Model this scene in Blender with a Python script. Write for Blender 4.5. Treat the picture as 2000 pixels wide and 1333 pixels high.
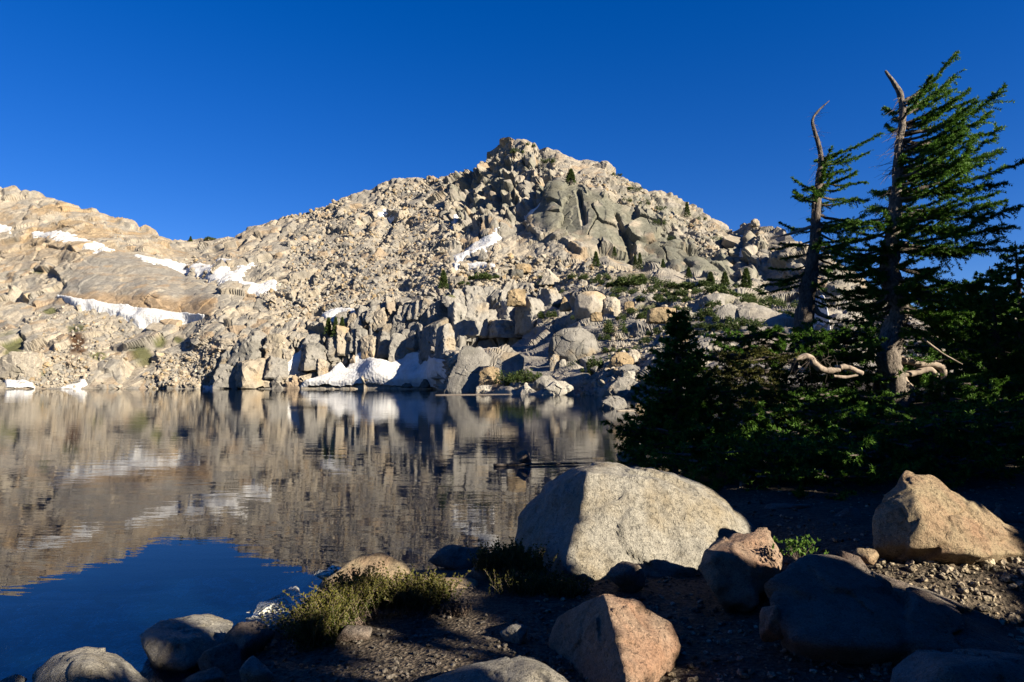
import bpy, bmesh, math, random
import numpy as np
from mathutils import Vector
from mathutils.bvhtree import BVHTree

# ------------------------------------------------------------------ camera, sky, sun, exposure
for _o in list(bpy.data.objects):
    bpy.data.objects.remove(_o)
scene = bpy.context.scene
COL = scene.collection
FPX = 1303.0                 # focal length in pixels of a 2000 px wide frame
HORIZON = 752.0
PITCH = math.atan((HORIZON - 666.5) / FPX)
EYE = np.array([0.0, 0.0, 1.7])   # the lake surface is z = 0
cam_d = bpy.data.cameras.new('camera')
cam_d.sensor_width = 36.0
cam_d.lens = FPX / 2000.0 * 36.0
cam_d.clip_start = 0.05
cam_d.clip_end = 5000.0
cam = bpy.data.objects.new('camera', cam_d)
COL.objects.link(cam)
cam.location = EYE
cam.rotation_euler = (math.radians(90) + PITCH, 0, 0)
scene.camera = cam

SUN_EL = math.radians(23.0)
SUN_AZ = math.radians(55.0)   # to the right of straight behind the camera
SUN = np.array([math.sin(SUN_AZ) * math.cos(SUN_EL), -math.cos(SUN_AZ) * math.cos(SUN_EL), math.sin(SUN_EL)])
world = bpy.data.worlds.new('World')
scene.world = world
world.use_nodes = True
wn = world.node_tree
wn.nodes.clear()
sky = wn.nodes.new('ShaderNodeTexSky')
sky.sky_type = 'NISHITA'
sky.sun_disc = False
sky.sun_elevation = SUN_EL
sky.sun_rotation = math.atan2(SUN[0], SUN[1])
sky.altitude = 2600.0
sky.air_density = 1.0
sky.dust_density = 0.0
sky.ozone_density = 3.5
gam = wn.nodes.new('ShaderNodeGamma')
gam.inputs['Gamma'].default_value = 0.8
hsv = wn.nodes.new('ShaderNodeHueSaturation')
hsv.inputs['Hue'].default_value = 0.522
hsv.inputs['Saturation'].default_value = 1.48
bg = wn.nodes.new('ShaderNodeBackground')
bg.inputs['Strength'].default_value = 0.056
wo = wn.nodes.new('ShaderNodeOutputWorld')
wn.links.new(sky.outputs[0], gam.inputs[0])
wn.links.new(gam.outputs[0], hsv.inputs['Color'])
wn.links.new(hsv.outputs[0], bg.inputs['Color'])
wn.links.new(bg.outputs[0], wo.inputs['Surface'])

sun_d = bpy.data.lights.new('sun', 'SUN')
sun_d.energy = 5.0
sun_d.angle = math.radians(0.5)
sun_d.color = (1.0, 0.875, 0.68)
sun_o = bpy.data.objects.new('sun', sun_d)
COL.objects.link(sun_o)
sun_o.rotation_euler = Vector(SUN).to_track_quat('Z', 'Y').to_euler()

vs = scene.view_settings
vs.view_transform = 'Standard'
vs.look = 'None'
vs.gamma = 1.0
vs.use_curve_mapping = False
vs.exposure = 1.82
scene.cycles.max_bounces = 6
scene.cycles.diffuse_bounces = 2
scene.cycles.glossy_bounces = 3
scene.cycles.transparent_max_bounces = 12
scene.cycles.caustics_reflective = False
scene.cycles.caustics_refractive = False

# ------------------------------------------------------------------ helpers
rng = np.random.default_rng(7)
CP, SP = math.cos(PITCH), math.sin(PITCH)


def ray(px, py):
    a = (np.asarray(px, float) - 1000.0) / FPX
    b = (666.5 - np.asarray(py, float)) / FPX
    a, b = np.broadcast_arrays(a, b)
    return np.stack([a, CP - b * SP, SP + b * CP], -1)


def at(px, py, Y):
    """world point seen at photograph pixel px, py at a distance Y in front of the eye"""
    d = ray(px, py)
    return EYE + d * (np.asarray(Y, float) / d[..., 1])[..., None]


def at_z(px, py, z):
    d = ray(px, py)
    return EYE + d * ((z - EYE[2]) / d[..., 2])[..., None]


def hash_u(i, j, k, seed):
    h = (i.astype(np.int64) * 374761393 + j.astype(np.int64) * 668265263 + k.astype(np.int64) * 2147483647 + seed * 1274126177) & 0xffffffff
    h = ((h ^ (h >> 13)) * 1274126177) & 0xffffffff
    h = ((h ^ (h >> 16)) * 2246822519) & 0xffffffff
    h = h ^ (h >> 15)
    return h


def hash_f(i, j, k, seed):
    return (hash_u(i, j, k, seed) & 0xffffff).astype(np.float32) / 16777216.0


def vnoise(p, seed=0):
    p = np.asarray(p, np.float64)
    f = np.floor(p)
    t = (p - f).astype(np.float32)
    t = t * t * (3 - 2 * t)
    i, j, k = (f[:, a].astype(np.int64) for a in range(3))
    out = 0
    for a in (0, 1):
        wa = t[:, 0] if a else 1 - t[:, 0]
        for b in (0, 1):
            wb = t[:, 1] if b else 1 - t[:, 1]
            for c in (0, 1):
                wc = t[:, 2] if c else 1 - t[:, 2]
                out = out + wa * wb * wc * hash_f(i + a, j + b, k + c, seed)
    return out * 2 - 1


def fbm(p, octaves=4, seed=0, gain=0.5):
    p = np.asarray(p, np.float64)
    out, amp, tot = 0, 1.0, 0
    for o in range(octaves):
        out = out + amp * vnoise(p * 2.0 ** o + 17.3 * o, seed + o)
        tot += amp
        amp *= gain
    return out / tot


def voronoi(p, seed=0):
    """F1, F2, three random numbers of the nearest cell, vector from its seed point"""
    p = np.asarray(p, np.float32)
    f = np.floor(p)
    i, j, k = (f[:, a].astype(np.int64) for a in range(3))
    n = len(p)
    d1 = np.full(n, 9e9, np.float32)
    d2 = np.full(n, 9e9, np.float32)
    ci = np.zeros((n, 3), np.int64)
    vec = np.zeros((n, 3), np.float32)
    for a in (-1, 0, 1):
        for b in (-1, 0, 1):
            for c in (-1, 0, 1):
                h = hash_u(i + a, j + b, k + c, seed)
                q = np.empty((n, 3), np.float32)
                q[:, 0] = i + a + (h & 1023) / 1023.0
                q[:, 1] = j + b + ((h >> 10) & 1023) / 1023.0
                q[:, 2] = k + c + ((h >> 20) & 1023) / 1023.0
                v = p - q
                d = (v * v).sum(1)
                m = d < d1
                d2 = np.where(m, d1, np.minimum(d2, d))
                d1 = np.where(m, d, d1)
                vec[m] = v[m]
                ci[m, 0] = i[m] + a
                ci[m, 1] = j[m] + b
                ci[m, 2] = k[m] + c
    r = np.stack([hash_f(ci[:, 0], ci[:, 1], ci[:, 2], seed + 101 + s) for s in range(4)], 1)
    return np.sqrt(d1), np.sqrt(d2), r, vec


def sstep(a, b, x):
    t = np.clip((np.asarray(x, float) - a) / (b - a), 0, 1)
    return t * t * (3 - 2 * t)


def mesh_obj(name, V, F, mat, parent=None, smooth=False, colors=None, attrs=None):
    """one mesh object from vertex and face arrays (F: n x 3 or n x 4)"""
    V = np.asarray(V, np.float32)
    F = np.asarray(F, np.int32)
    me = bpy.data.meshes.new(name)
    n, k = F.shape
    me.vertices.add(len(V))
    me.vertices.foreach_set('co', V.ravel())
    me.loops.add(n * k)
    me.loops.foreach_set('vertex_index', F.ravel())
    me.polygons.add(n)
    me.polygons.foreach_set('loop_start', np.arange(0, n * k, k, dtype=np.int32))
    me.polygons.foreach_set('use_smooth', np.full(n, smooth))
    me.update(calc_edges=True)
    if colors is not None:
        a = me.color_attributes.new('tint', 'FLOAT_COLOR', 'POINT')
        c = np.ones((len(V), 4), np.float32)
        c[:, :3] = colors
        a.data.foreach_set('color', c.ravel())
    for kx, v in (attrs or {}).items():
        a = me.attributes.new(kx, 'FLOAT', 'POINT')
        a.data.foreach_set('value', np.asarray(v, np.float32))
    if mat:
        me.materials.append(mat)
    o = bpy.data.objects.new(name, me)
    COL.objects.link(o)
    if parent:
        o.parent = parent
    return o


def thing(name, label, category, loc=(0, 0, 0), group=None):
    o = bpy.data.objects.new(name, None)
    o.empty_display_size = 0.2
    COL.objects.link(o)
    o.location = loc
    return tag(o, label, category, group)


def tag(o, label, category, group=None):
    o['label'] = label
    o['category'] = category
    if group:
        o['group'] = group
    return o


def local(V, o):
    return np.asarray(V) - np.array(o.location)


_ico = {}


def ico(sub):
    if sub not in _ico:
        bm = bmesh.new()
        bmesh.ops.create_icosphere(bm, subdivisions=sub, radius=1.0)
        V = np.array([v.co[:] for v in bm.verts])
        F = np.array([[v.index for v in f.verts] for f in bm.faces])
        bm.free()
        _ico[sub] = (V / np.linalg.norm(V, axis=1)[:, None], F)
    return _ico[sub]


def hull_planes(P):
    bm = bmesh.new()
    for p in P:
        bm.verts.new(p)
    r = bmesh.ops.convex_hull(bm, input=bm.verts)
    c = np.mean(P, axis=0)
    N, D = [], []
    bm.normal_update()
    for f in bm.faces:
        n = np.array(f.normal[:])
        l = np.linalg.norm(n)
        if l < 1e-6 or f.calc_area() < 1e-7:
            continue
        d = float(np.dot(n, np.array(f.verts[0].co[:]) - c))
        if d < 0:
            n, d = -n, -d
        if d > 1e-4:
            N.append(n)
            D.append(d)
    bm.free()
    return c, np.array(N), np.array(D)


def rock_shape(P, sub=5, p=26, rough=0.02, seed=0, facets=0.0, cracks=0.0, scale=None):
    """a boulder: the softened convex hull of points P with broken facets and weathering"""
    P = np.asarray(P, float)
    c, N, D = hull_planes(P)
    d, F = ico(sub)
    q = np.clip(d @ N.T / D, 0, None)
    m = q.max(1)
    r = 1.0 / (m * ((q / m[:, None]) ** p).sum(1) ** (1.0 / p))
    V = d * r[:, None]
    size = float(np.ptp(P, axis=0).mean()) if scale is None else scale
    u = V / size
    nrm = d
    off = rough * size * (fbm(u * 3.0 + seed * 3.7, 5, seed, 0.55))
    if facets:
        w = u * 4.2 + 0.25 * np.stack([fbm(u * 3 + s, 2, seed + s) for s in (5, 6, 7)], 1) + seed
        f1, f2, cr, vec = voronoi(w, seed)
        off += facets * size * ((cr[:, 0] - 0.5) * 0.6 + (vec * (cr[:, 1:4] - 0.5)).sum(1) * 1.6)
        if cracks:
            off -= cracks * size * (1 - sstep(0.0, 0.09, f2 - f1)) * (cr[:, 3] > 0.35)
    return c + V + nrm * off[:, None], F


def blob_points(size, seed, flat=0.75, n=13):
    r = np.random.default_rng(seed)
    q = r.normal(size=(n, 3))
    q /= np.linalg.norm(q, axis=1)[:, None]
    q *= r.uniform(0.8, 1.1, (n, 1))
    return q * np.array(size) * 0.5 * np.array([1, 1, flat])


def tube(P, R, sides=7, cap=True, rough=0.0, seed=0):
    """a tapering limb through the points P"""
    P = np.asarray(P, float)
    R = np.asarray(R, float)
    n = len(P)
    T = np.gradient(P, axis=0)
    T /= np.linalg.norm(T, axis=1)[:, None] + 1e-9
    up = np.array([0.13, 0.31, 0.94])
    A = np.cross(T, up)
    bad = np.linalg.norm(A, axis=1) < 0.15
    A[bad] = np.cross(T[bad], [1, 0.1, 0])
    A /= np.linalg.norm(A, axis=1)[:, None]
    B = np.cross(T, A)
    th = np.linspace(0, 2 * math.pi, sides, endpoint=False)
    ring = np.cos(th)[None, :, None] * A[:, None] + np.sin(th)[None, :, None] * B[:, None]
    rad = R[:, None] * np.ones(sides)
    if rough:
        q = (P[:, None] + ring * R[:, None, None]).reshape(-1, 3)
        rad = rad * (1 + rough * fbm(q * np.array([14, 14, 5]), 4, seed).reshape(n, sides))
    V = (P[:, None] + ring * rad[..., None]).reshape(-1, 3)
    i = np.arange(n - 1)[:, None] * sides
    j = np.arange(sides)[None]
    k = (j + 1) % sides
    F = np.stack([i + j, i + k, i + sides + k, i + sides + j], -1).reshape(-1, 4)
    if cap:
        V = np.vstack([V, P[-1] + T[-1] * R[-1] * 0.6, P[0]])
        tip, base = len(V) - 2, len(V) - 1
        e = (n - 1) * sides
        F = np.vstack([F, [[e + s, e + (s + 1) % sides, tip, tip] for s in range(sides)],
                       [[(s + 1) % sides, s, base, base] for s in range(sides)]])
    return V, F


def tri(F):
    """quads (possibly with a doubled last corner) to triangles"""
    F = np.asarray(F)
    if F.shape[1] == 3:
        return F
    a = F[:, [0, 1, 2]]
    b = F[:, [0, 2, 3]]
    b = b[b[:, 1] != b[:, 2]]
    return np.vstack([a, b])


def join(parts):
    Vs, Fs, n = [], [], 0
    for V, F in parts:
        Vs.append(V)
        Fs.append(tri(F) + n)
        n += len(V)
    return np.vstack(Vs), np.vstack(Fs)


def smooth_path(P, n):
    """Catmull-Rom through control points, n samples"""
    P = np.asarray(P, float)
    Q = np.vstack([2 * P[0] - P[1], P, 2 * P[-1] - P[-2]])
    t = np.linspace(0, len(P) - 1 - 1e-6, n)
    i = t.astype(int)
    f = (t - i)[:, None]
    p0, p1, p2, p3 = Q[i], Q[i + 1], Q[i + 2], Q[i + 3]
    return 0.5 * (2 * p1 + (p2 - p0) * f + (2 * p0 - 5 * p1 + 4 * p2 - p3) * f ** 2 + (3 * p1 - p0 - 3 * p2 + p3) * f ** 3)


def in_poly(U, Y, poly):
    """signed distance in pixels to a polygon, positive inside"""
    poly = np.asarray(poly, float)
    d = np.full(U.shape, 1e9)
    ins = np.zeros(U.shape, bool)
    for (x0, y0), (x1, y1) in zip(poly, np.roll(poly, -1, 0)):
        ex, ey = x1 - x0, y1 - y0
        t = np.clip(((U - x0) * ex + (Y - y0) * ey) / (ex * ex + ey * ey + 1e-9), 0, 1)
        d = np.minimum(d, (U - x0 - t * ex) ** 2 + (Y - y0 - t * ey) ** 2)
        c = ((y0 > Y) != (y1 > Y)) & (U < (x1 - x0) * (Y - y0) / (y1 - y0 + 1e-12) + x0)
        ins ^= c
    d = np.sqrt(d)
    return np.where(ins, d, -d)


def region(U, Y, poly, soft=10):
    return sstep(-soft, soft, in_poly(U, Y, poly))


# ------------------------------------------------------------------ materials
class NT:
    def __init__(self, name):
        self.m = bpy.data.materials.new(name)
        self.m.use_nodes = True
        self.t = self.m.node_tree
        self.t.nodes.clear()
        self.out = self.n('ShaderNodeOutputMaterial')

    def n(self, typ, **kw):
        x = self.t.nodes.new(typ)
        for k, v in kw.items():
            setattr(x, k, v)
        return x

    def set(self, sock, v):
        if hasattr(v, 'is_linked') or hasattr(v, 'links'):
            self.t.links.new(v, sock)
        else:
            if isinstance(v, tuple) and len(v) == 3 and sock.type == 'RGBA':
                v = (*v, 1)
            sock.default_value = v

    def coord(self, scale=(1, 1, 1), kind='Object'):
        tc = self.n('ShaderNodeTexCoord')
        mp = self.n('ShaderNodeMapping')
        self.t.links.new(tc.outputs[kind], mp.inputs['Vector'])
        mp.inputs['Scale'].default_value = scale
        return mp.outputs[0]

    def noise(self, co, scale, detail=4, rough=0.55, dist=0.0):
        x = self.n('ShaderNodeTexNoise')
        self.t.links.new(co, x.inputs['Vector'])
        x.inputs['Scale'].default_value = scale
        x.inputs['Detail'].default_value = detail
        x.inputs['Roughness'].default_value = rough
        x.inputs['Distortion'].default_value = dist
        return x.outputs['Fac']

    def voro(self, co, scale, feature='F1', out='Distance'):
        x = self.n('ShaderNodeTexVoronoi', feature=feature)
        self.t.links.new(co, x.inputs['Vector'])
        x.inputs['Scale'].default_value = scale
        return x.outputs[out]

    def ramp(self, f, *stops):
        x = self.n('ShaderNodeValToRGB')
        e = x.color_ramp.elements
        while len(e) < len(stops):
            e.new(0.5)
        for k, (p, c) in zip(e, stops):
            k.position = p
            k.color = (c, c, c, 1) if not isinstance(c, tuple) else (*c, 1)
        self.t.links.new(f, x.inputs[0])
        return x.outputs[0]

    def mix(self, f, a, b, mode='MIX'):
        x = self.n('ShaderNodeMix', data_type='RGBA', blend_type=mode)
        self.set(x.inputs[0], f)
        self.set(x.inputs[6], a)
        self.set(x.inputs[7], b)
        return x.outputs[2]

    def math(self, op, a, b=0.0):
        x = self.n('ShaderNodeMath', operation=op)
        self.set(x.inputs[0], a)
        self.set(x.inputs[1], b)
        return x.outputs[0]

    def bump(self, h, strength, dist, normal=None):
        x = self.n('ShaderNodeBump')
        x.inputs['Strength'].default_value = strength
        x.inputs['Distance'].default_value = dist
        self.t.links.new(h, x.inputs['Height'])
        if normal is not None:
            self.t.links.new(normal, x.inputs['Normal'])
        return x.outputs[0]

    def surf(self, color, rough=0.85, normal=None, spec=0.25, **kw):
        b = self.n('ShaderNodeBsdfPrincipled')
        self.set(b.inputs['Base Color'], color)
        self.set(b.inputs['Roughness'], rough)
        b.inputs['Specular IOR Level'].default_value = spec
        if normal is not None:
            self.t.links.new(normal, b.inputs['Normal'])
        for k, v in kw.items():
            self.set(b.inputs[k.replace('_', ' ')], v)
        self.t.links.new(b.outputs[0], self.out.inputs['Surface'])
        return self.m

    def attr(self, name, out='Color'):
        x = self.n('ShaderNodeAttribute')
        x.attribute_name = name
        return x.outputs[out]


def mat_mountain():
    m = NT('weathered_granite')
    co = m.coord()
    tint = m.attr('tint')
    n1 = m.noise(co, 0.9, 6, 0.65)
    c = m.mix(1.0, tint, m.ramp(n1, (0.25, 0.62), (0.5, 1.0), (0.75, 1.25)), 'MULTIPLY')
    n2 = m.noise(co, 5.0, 4, 0.7)
    c = m.mix(1.0, c, m.ramp(n2, (0.25, 0.78), (0.7, 1.18)), 'MULTIPLY')
    h = m.noise(co, 2.2, 8, 0.68)
    return m.surf(c, 0.9, m.bump(h, 0.55, 0.5), 0.15)


def mat_granite(name, base, stain, amount=0.4, dark=0.35, speck=120.0, bump=0.85, tinted=False):
    """close-up granite: salt and pepper crystals, rusty or lichen staining, rough broken faces"""
    m = NT(name)
    co = m.coord()
    s1 = m.noise(co, speck, 3, 0.75)
    s2 = m.voro(co, speck * 1.35, out='Color')
    sep = m.n('ShaderNodeSeparateColor')
    m.t.links.new(s2, sep.inputs[0])
    big = m.noise(co, 2.3, 6, 0.62, 0.4)
    c = m.mix(m.ramp(big, (0.52 - amount * 0.25, 0.0), (0.75, 1.0)), base, stain)
    patch = m.noise(co, 7.0, 6, 0.7)
    c = m.mix(1.0, c, m.ramp(patch, (0.28, 1 - dark), (0.5, 1.0), (0.75, 1.15)), 'MULTIPLY')
    c = m.mix(1.0, c, m.ramp(s1, (0.32, 0.62), (0.52, 1.0), (0.7, 1.22)), 'MULTIPLY')
    c = m.mix(1.0, c, m.ramp(sep.outputs[0], (0.0, 0.5), (0.12, 0.96), (0.8, 1.0), (1.0, 1.25)), 'MULTIPLY')
    pit = m.math('MULTIPLY', m.ramp(m.noise(co, 26.0, 4, 0.7), (0.34, 0.0), (0.46, 1.0)), 0.35)
    c = m.mix(m.math('MULTIPLY', m.ramp(m.noise(co, 13.0, 5, 0.75, 0.8), (0.6, 0.0), (0.7, 1.0)), 0.45), c, (0.09, 0.085, 0.075))
    h = m.math('ADD', m.math('ADD', m.noise(co, 9.0, 9, 0.72), pit), m.math('MULTIPLY', s1, 0.12))
    return m.surf(c, 0.85, m.bump(h, bump, 0.07), 0.2)


def mat_simple(name, a, b, scale=3.0, rough=0.8, bump=0.3, bscale=20.0, bdist=0.02, stretch=(1, 1, 1), spec=0.2, **kw):
    m = NT(name)
    co = m.coord(stretch)
    c = m.mix(m.ramp(m.noise(co, scale, 5, 0.65), (0.3, 0.0), (0.7, 1.0)), a, b)
    return m.surf(c, rough, m.bump(m.noise(co, bscale, 6, 0.65), bump, bdist), spec, **kw)


M_PALEBARK = None


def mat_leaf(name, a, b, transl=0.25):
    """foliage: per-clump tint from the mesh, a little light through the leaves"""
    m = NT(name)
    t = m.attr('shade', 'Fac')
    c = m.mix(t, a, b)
    d = m.n('ShaderNodeBsdfPrincipled')
    m.set(d.inputs['Base Color'], c)
    d.inputs['Roughness'].default_value = 0.6
    d.inputs['Specular IOR Level'].default_value = 0.18
    tr = m.n('ShaderNodeBsdfTranslucent')
    m.set(tr.inputs['Color'], c)
    mx = m.n('ShaderNodeMixShader')
    mx.inputs[0].default_value = transl
    m.t.links.new(d.outputs[0], mx.inputs[1])
    m.t.links.new(tr.outputs[0], mx.inputs[2])
    m.t.links.new(mx.outputs[0], m.out.inputs['Surface'])
    return m.m


def mat_water():
    m = NT('lake_water')
    co = m.coord((0.3, 1.0, 1.0))
    w1 = m.noise(co, 1.6, 3, 0.5, 0.6)
    w2 = m.noise(co, 7.0, 3, 0.5, 0.3)
    calm = m.noise(m.coord((0.05, 0.09, 1)), 1.0, 3, 0.5)
    amp = m.ramp(calm, (0.35, 0.25), (0.65, 1.0))
    h = m.math('MULTIPLY', m.math('ADD', w1, m.math('MULTIPLY', w2, 0.22)), amp)
    nb = m.bump(h, 0.2, 0.03)
    fr = m.n('ShaderNodeFresnel')
    fr.inputs['IOR'].default_value = 1.333
    m.t.links.new(nb, fr.inputs['Normal'])
    g = m.n('ShaderNodeBsdfGlossy')
    g.inputs['Roughness'].default_value = 0.004
    m.t.links.new(nb, g.inputs['Normal'])
    tp = m.n('ShaderNodeBsdfTransparent')
    tp.inputs['Color'].default_value = (0.62, 0.8, 0.86, 1)
    sc = m.n('ShaderNodeBsdfDiffuse')
    sc.inputs['Color'].default_value = (0.004, 0.035, 0.11, 1)
    body = m.n('ShaderNodeMixShader')
    body.inputs[0].default_value = 0.12
    m.t.links.new(tp.outputs[0], body.inputs[1])
    m.t.links.new(sc.outputs[0], body.inputs[2])
    mx = m.n('ShaderNodeMixShader')
    m.t.links.new(fr.outputs[0], mx.inputs[0])
    m.t.links.new(body.outputs[0], mx.inputs[1])
    m.t.links.new(g.outputs[0], mx.inputs[2])
    m.t.links.new(mx.outputs[0], m.out.inputs['Surface'])
    return m.m


def mat_snow():
    m = NT('old_snow')
    co = m.coord()
    d = m.noise(co, 0.35, 5, 0.6)
    c = m.mix(m.ramp(d, (0.35, 0.0), (0.75, 1.0)), (0.46, 0.475, 0.49), (0.31, 0.30, 0.29))
    cup = m.voro(co, 0.9)
    return m.surf(c, 0.7, m.bump(cup, 0.6, 0.35), 0.2)


M_MOUNT = mat_mountain()
M_SNOW = mat_snow()
M_WATER = mat_water()
M_BARK = mat_simple('grey_scaly_bark', (0.15, 0.128, 0.112), (0.022, 0.018, 0.016), 24.0, 0.9, 1.0, 26.0, 0.06, (1, 1, 0.4))
M_PALEBARK = mat_simple('pale_scaly_bark', (0.22, 0.19, 0.165), (0.035, 0.03, 0.026), 20.0, 0.9, 1.0, 24.0, 0.06, (1, 1, 0.55))
M_DEADWOOD = mat_simple('bleached_deadwood', (0.28, 0.235, 0.195), (0.14, 0.11, 0.09), 14.0, 0.85, 0.6, 30.0, 0.01, (1, 1, 1))
M_LOG = mat_simple('driftwood_log', (0.22, 0.195, 0.165), (0.11, 0.09, 0.07), 3.0, 0.85, 0.4, 12.0, 0.02)
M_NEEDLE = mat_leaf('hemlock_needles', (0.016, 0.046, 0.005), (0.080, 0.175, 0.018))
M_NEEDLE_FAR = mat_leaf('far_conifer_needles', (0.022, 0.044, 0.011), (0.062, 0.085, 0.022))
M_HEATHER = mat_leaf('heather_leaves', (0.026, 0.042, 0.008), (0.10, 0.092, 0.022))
M_DRYSTEM = mat_simple('dry_heather_stems', (0.15, 0.12, 0.1), (0.07, 0.05, 0.04), 12.0)
M_BRIGHT = mat_leaf('soft_green_leaves', (0.045, 0.10, 0.016), (0.10, 0.18, 0.03), 0.35)
M_GRASS = mat_leaf('alpine_turf', (0.06, 0.085, 0.02), (0.13, 0.14, 0.04))

# ------------------------------------------------------------------ the mountain (terrain beyond the lake)
SKYLINE = [(-420, 330), (-300, 330), (-150, 345), (0, 364), (60, 376), (120, 391), (180, 405), (240, 428), (290, 445), (330, 463), (360, 470), (395, 468), (420, 466),
           (450, 454), (480, 446), (510, 434), (560, 424), (600, 411), (640, 398), (680, 380), (715, 366), (735, 354), (770, 347),
           (800, 345), (835, 347), (860, 346), (895, 336), (920, 328), (945, 313), (965, 292), (985, 277), (1000, 271), (1020, 271),
           (1045, 279), (1065, 291), (1090, 291), (1112, 300), (1128, 306), (1160, 311), (1185, 318), (1205, 338), (1230, 351),
           (1260, 364), (1290, 371), (1310, 380), (1335, 396), (1370, 412), (1395, 424), (1410, 436), (1424, 452), (1436, 456), (1447, 440),
           (1465, 432), (1480, 432), (1500, 440), (1530, 446), (1560, 462), (1590, 480), (1620, 500), (1660, 528), (1700, 560), (1760, 600),
           (1850, 625), (2000, 640), (2300, 650), (2600, 655)]
SHORE = [(-420, 760), (0, 760), (400, 759), (600, 757), (855, 756.5), (875, 766), (960, 770), (1040, 771), (1180, 773), (1270, 777),
         (1300, 790), (1400, 800), (1600, 810), (2600, 820)]


def depth_at_water(y):
    return FPX * 1.7 / (y - HORIZON)


# depth profiles (photograph row, distance) from the shore up to the skyline
PROF = {
    -420: [(760, 277), (700, 300), (640, 335), (560, 390), (440, 470), (330, 560)],
    0: [(760, 277), (700, 298), (640, 335), (580, 380), (500, 432), (440, 478), (364, 545)],
    200: [(760, 277), (735, 284), (690, 300), (628, 330), (600, 346), (500, 400), (450, 450), (410, 520)],
    350: [(760, 277), (735, 283), (690, 298), (622, 328), (590, 336), (540, 385), (500, 440), (468, 510)],
    430: [(759, 274), (745, 277), (660, 286), (640, 296), (580, 330), (520, 385), (464, 490)],
    520: [(758, 270), (750, 272), (665, 282), (640, 292), (600, 315), (560, 340), (500, 395), (433, 480)],
    620: [(757, 266), (735, 270), (660, 279), (640, 290), (590, 318), (540, 350), (480, 400), (405, 470)],
    700: [(757, 262), (715, 271), (620, 281), (600, 290), (560, 318), (500, 360), (440, 410), (373, 465)],
    780: [(757, 256), (700, 268), (600, 278), (585, 286), (555, 312), (500, 352), (430, 405), (346, 460)],
    850: [(756.5, 250), (705, 260), (575, 272), (560, 285), (520, 315), (470, 355), (420, 395), (347, 450)],
    880: [(766, 160), (690, 190), (680, 250), (575, 266), (560, 280), (510, 312), (460, 350), (410, 385), (341, 442)],
    950: [(770, 124), (735, 136), (690, 160), (672, 256), (568, 273), (548, 285), (500, 310), (450, 340), (400, 372), (308, 428)],
    1010: [(771, 118), (740, 130), (700, 152), (665, 252), (575, 275), (550, 286), (500, 308), (440, 340), (390, 362), (271, 412)],
    1080: [(772, 112), (740, 122), (700, 142), (650, 204), (590, 260), (545, 281), (500, 299), (450, 318), (435, 324), (362, 342), (291, 402)],
    1150: [(773, 108), (740, 116), (700, 130), (645, 164), (600, 216), (550, 260), (505, 290), (478, 310), (365, 334), (340, 352), (310, 398)],
    1250: [(777, 90), (740, 104), (700, 119), (640, 150), (580, 205), (540, 256), (510, 300), (490, 308), (402, 328), (362, 365)],
    1330: [(795, 52), (760, 72), (700, 98), (640, 130), (580, 185), (550, 235), (528, 290), (440, 322), (395, 362)],
    1420: [(801, 46), (760, 66), (700, 90), (640, 118), (590, 165), (566, 215), (545, 278), (500, 305), (450, 350)],
    1500: [(805, 44), (760, 62), (700, 82), (640, 112), (605, 165), (570, 245), (440, 320)],
    1650: [(811, 42), (700, 78), (640, 110), (600, 160), (520, 250)],
    1800: [(813, 41), (700, 78), (650, 120), (612, 240)],
    2600: [(820, 40), (720, 75), (680, 120), (655, 240)],
}
_S = np.linspace(0, 1, 161)
_cx = np.array(sorted(PROF))
_sk = np.array(SKYLINE, float)
_sh = np.array(SHORE, float)


def sky_y(u):
    return np.interp(u, _sk[:, 0], _sk[:, 1])


def shore_y(u):
    return np.interp(u, _sh[:, 0], _sh[:, 1])


_tab = []
for _x in _cx:
    pr = np.array(PROF[_x], float)
    s = (pr[0, 0] - pr[:, 0]) / (pr[0, 0] - pr[-1, 0])
    _tab.append(np.interp(_S, s, pr[:, 1]))
_tab = np.array(_tab)


def depth(u, y):
    u = np.asarray(u, float)
    s = np.clip((shore_y(u) - y) / (shore_y(u) - sky_y(u)), 0, 1)
    i = np.clip(np.searchsorted(_cx, u) - 1, 0, len(_cx) - 2)
    t = np.clip((u - _cx[i]) / (_cx[i + 1] - _cx[i]), 0, 1)
    t = t * t * (3 - 2 * t) * 0.5 + t * 0.5
    q = s * (len(_S) - 1)
    k = np.clip(q.astype(int), 0, len(_S) - 2)
    f = q - k
    a = _tab[i, k] * (1 - f) + _tab[i, k + 1] * f
    b = _tab[i + 1, k] * (1 - f) + _tab[i + 1, k + 1] * f
    return a * (1 - t) + b * t


NU, NS = 1180, 336
gu = np.concatenate([np.linspace(-420, -40, 90, endpoint=False), np.linspace(-40, 1700, NU - 150, endpoint=False), np.linspace(1700, 2600, 60)])
gs = np.linspace(0, 1, NS)
GU, GS = np.meshgrid(gu, gs, indexing='ij')
GY = shore_y(GU) + (sky_y(GU) - shore_y(GU)) * GS
BASE = at(GU, GY, depth(GU, GY))
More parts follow.
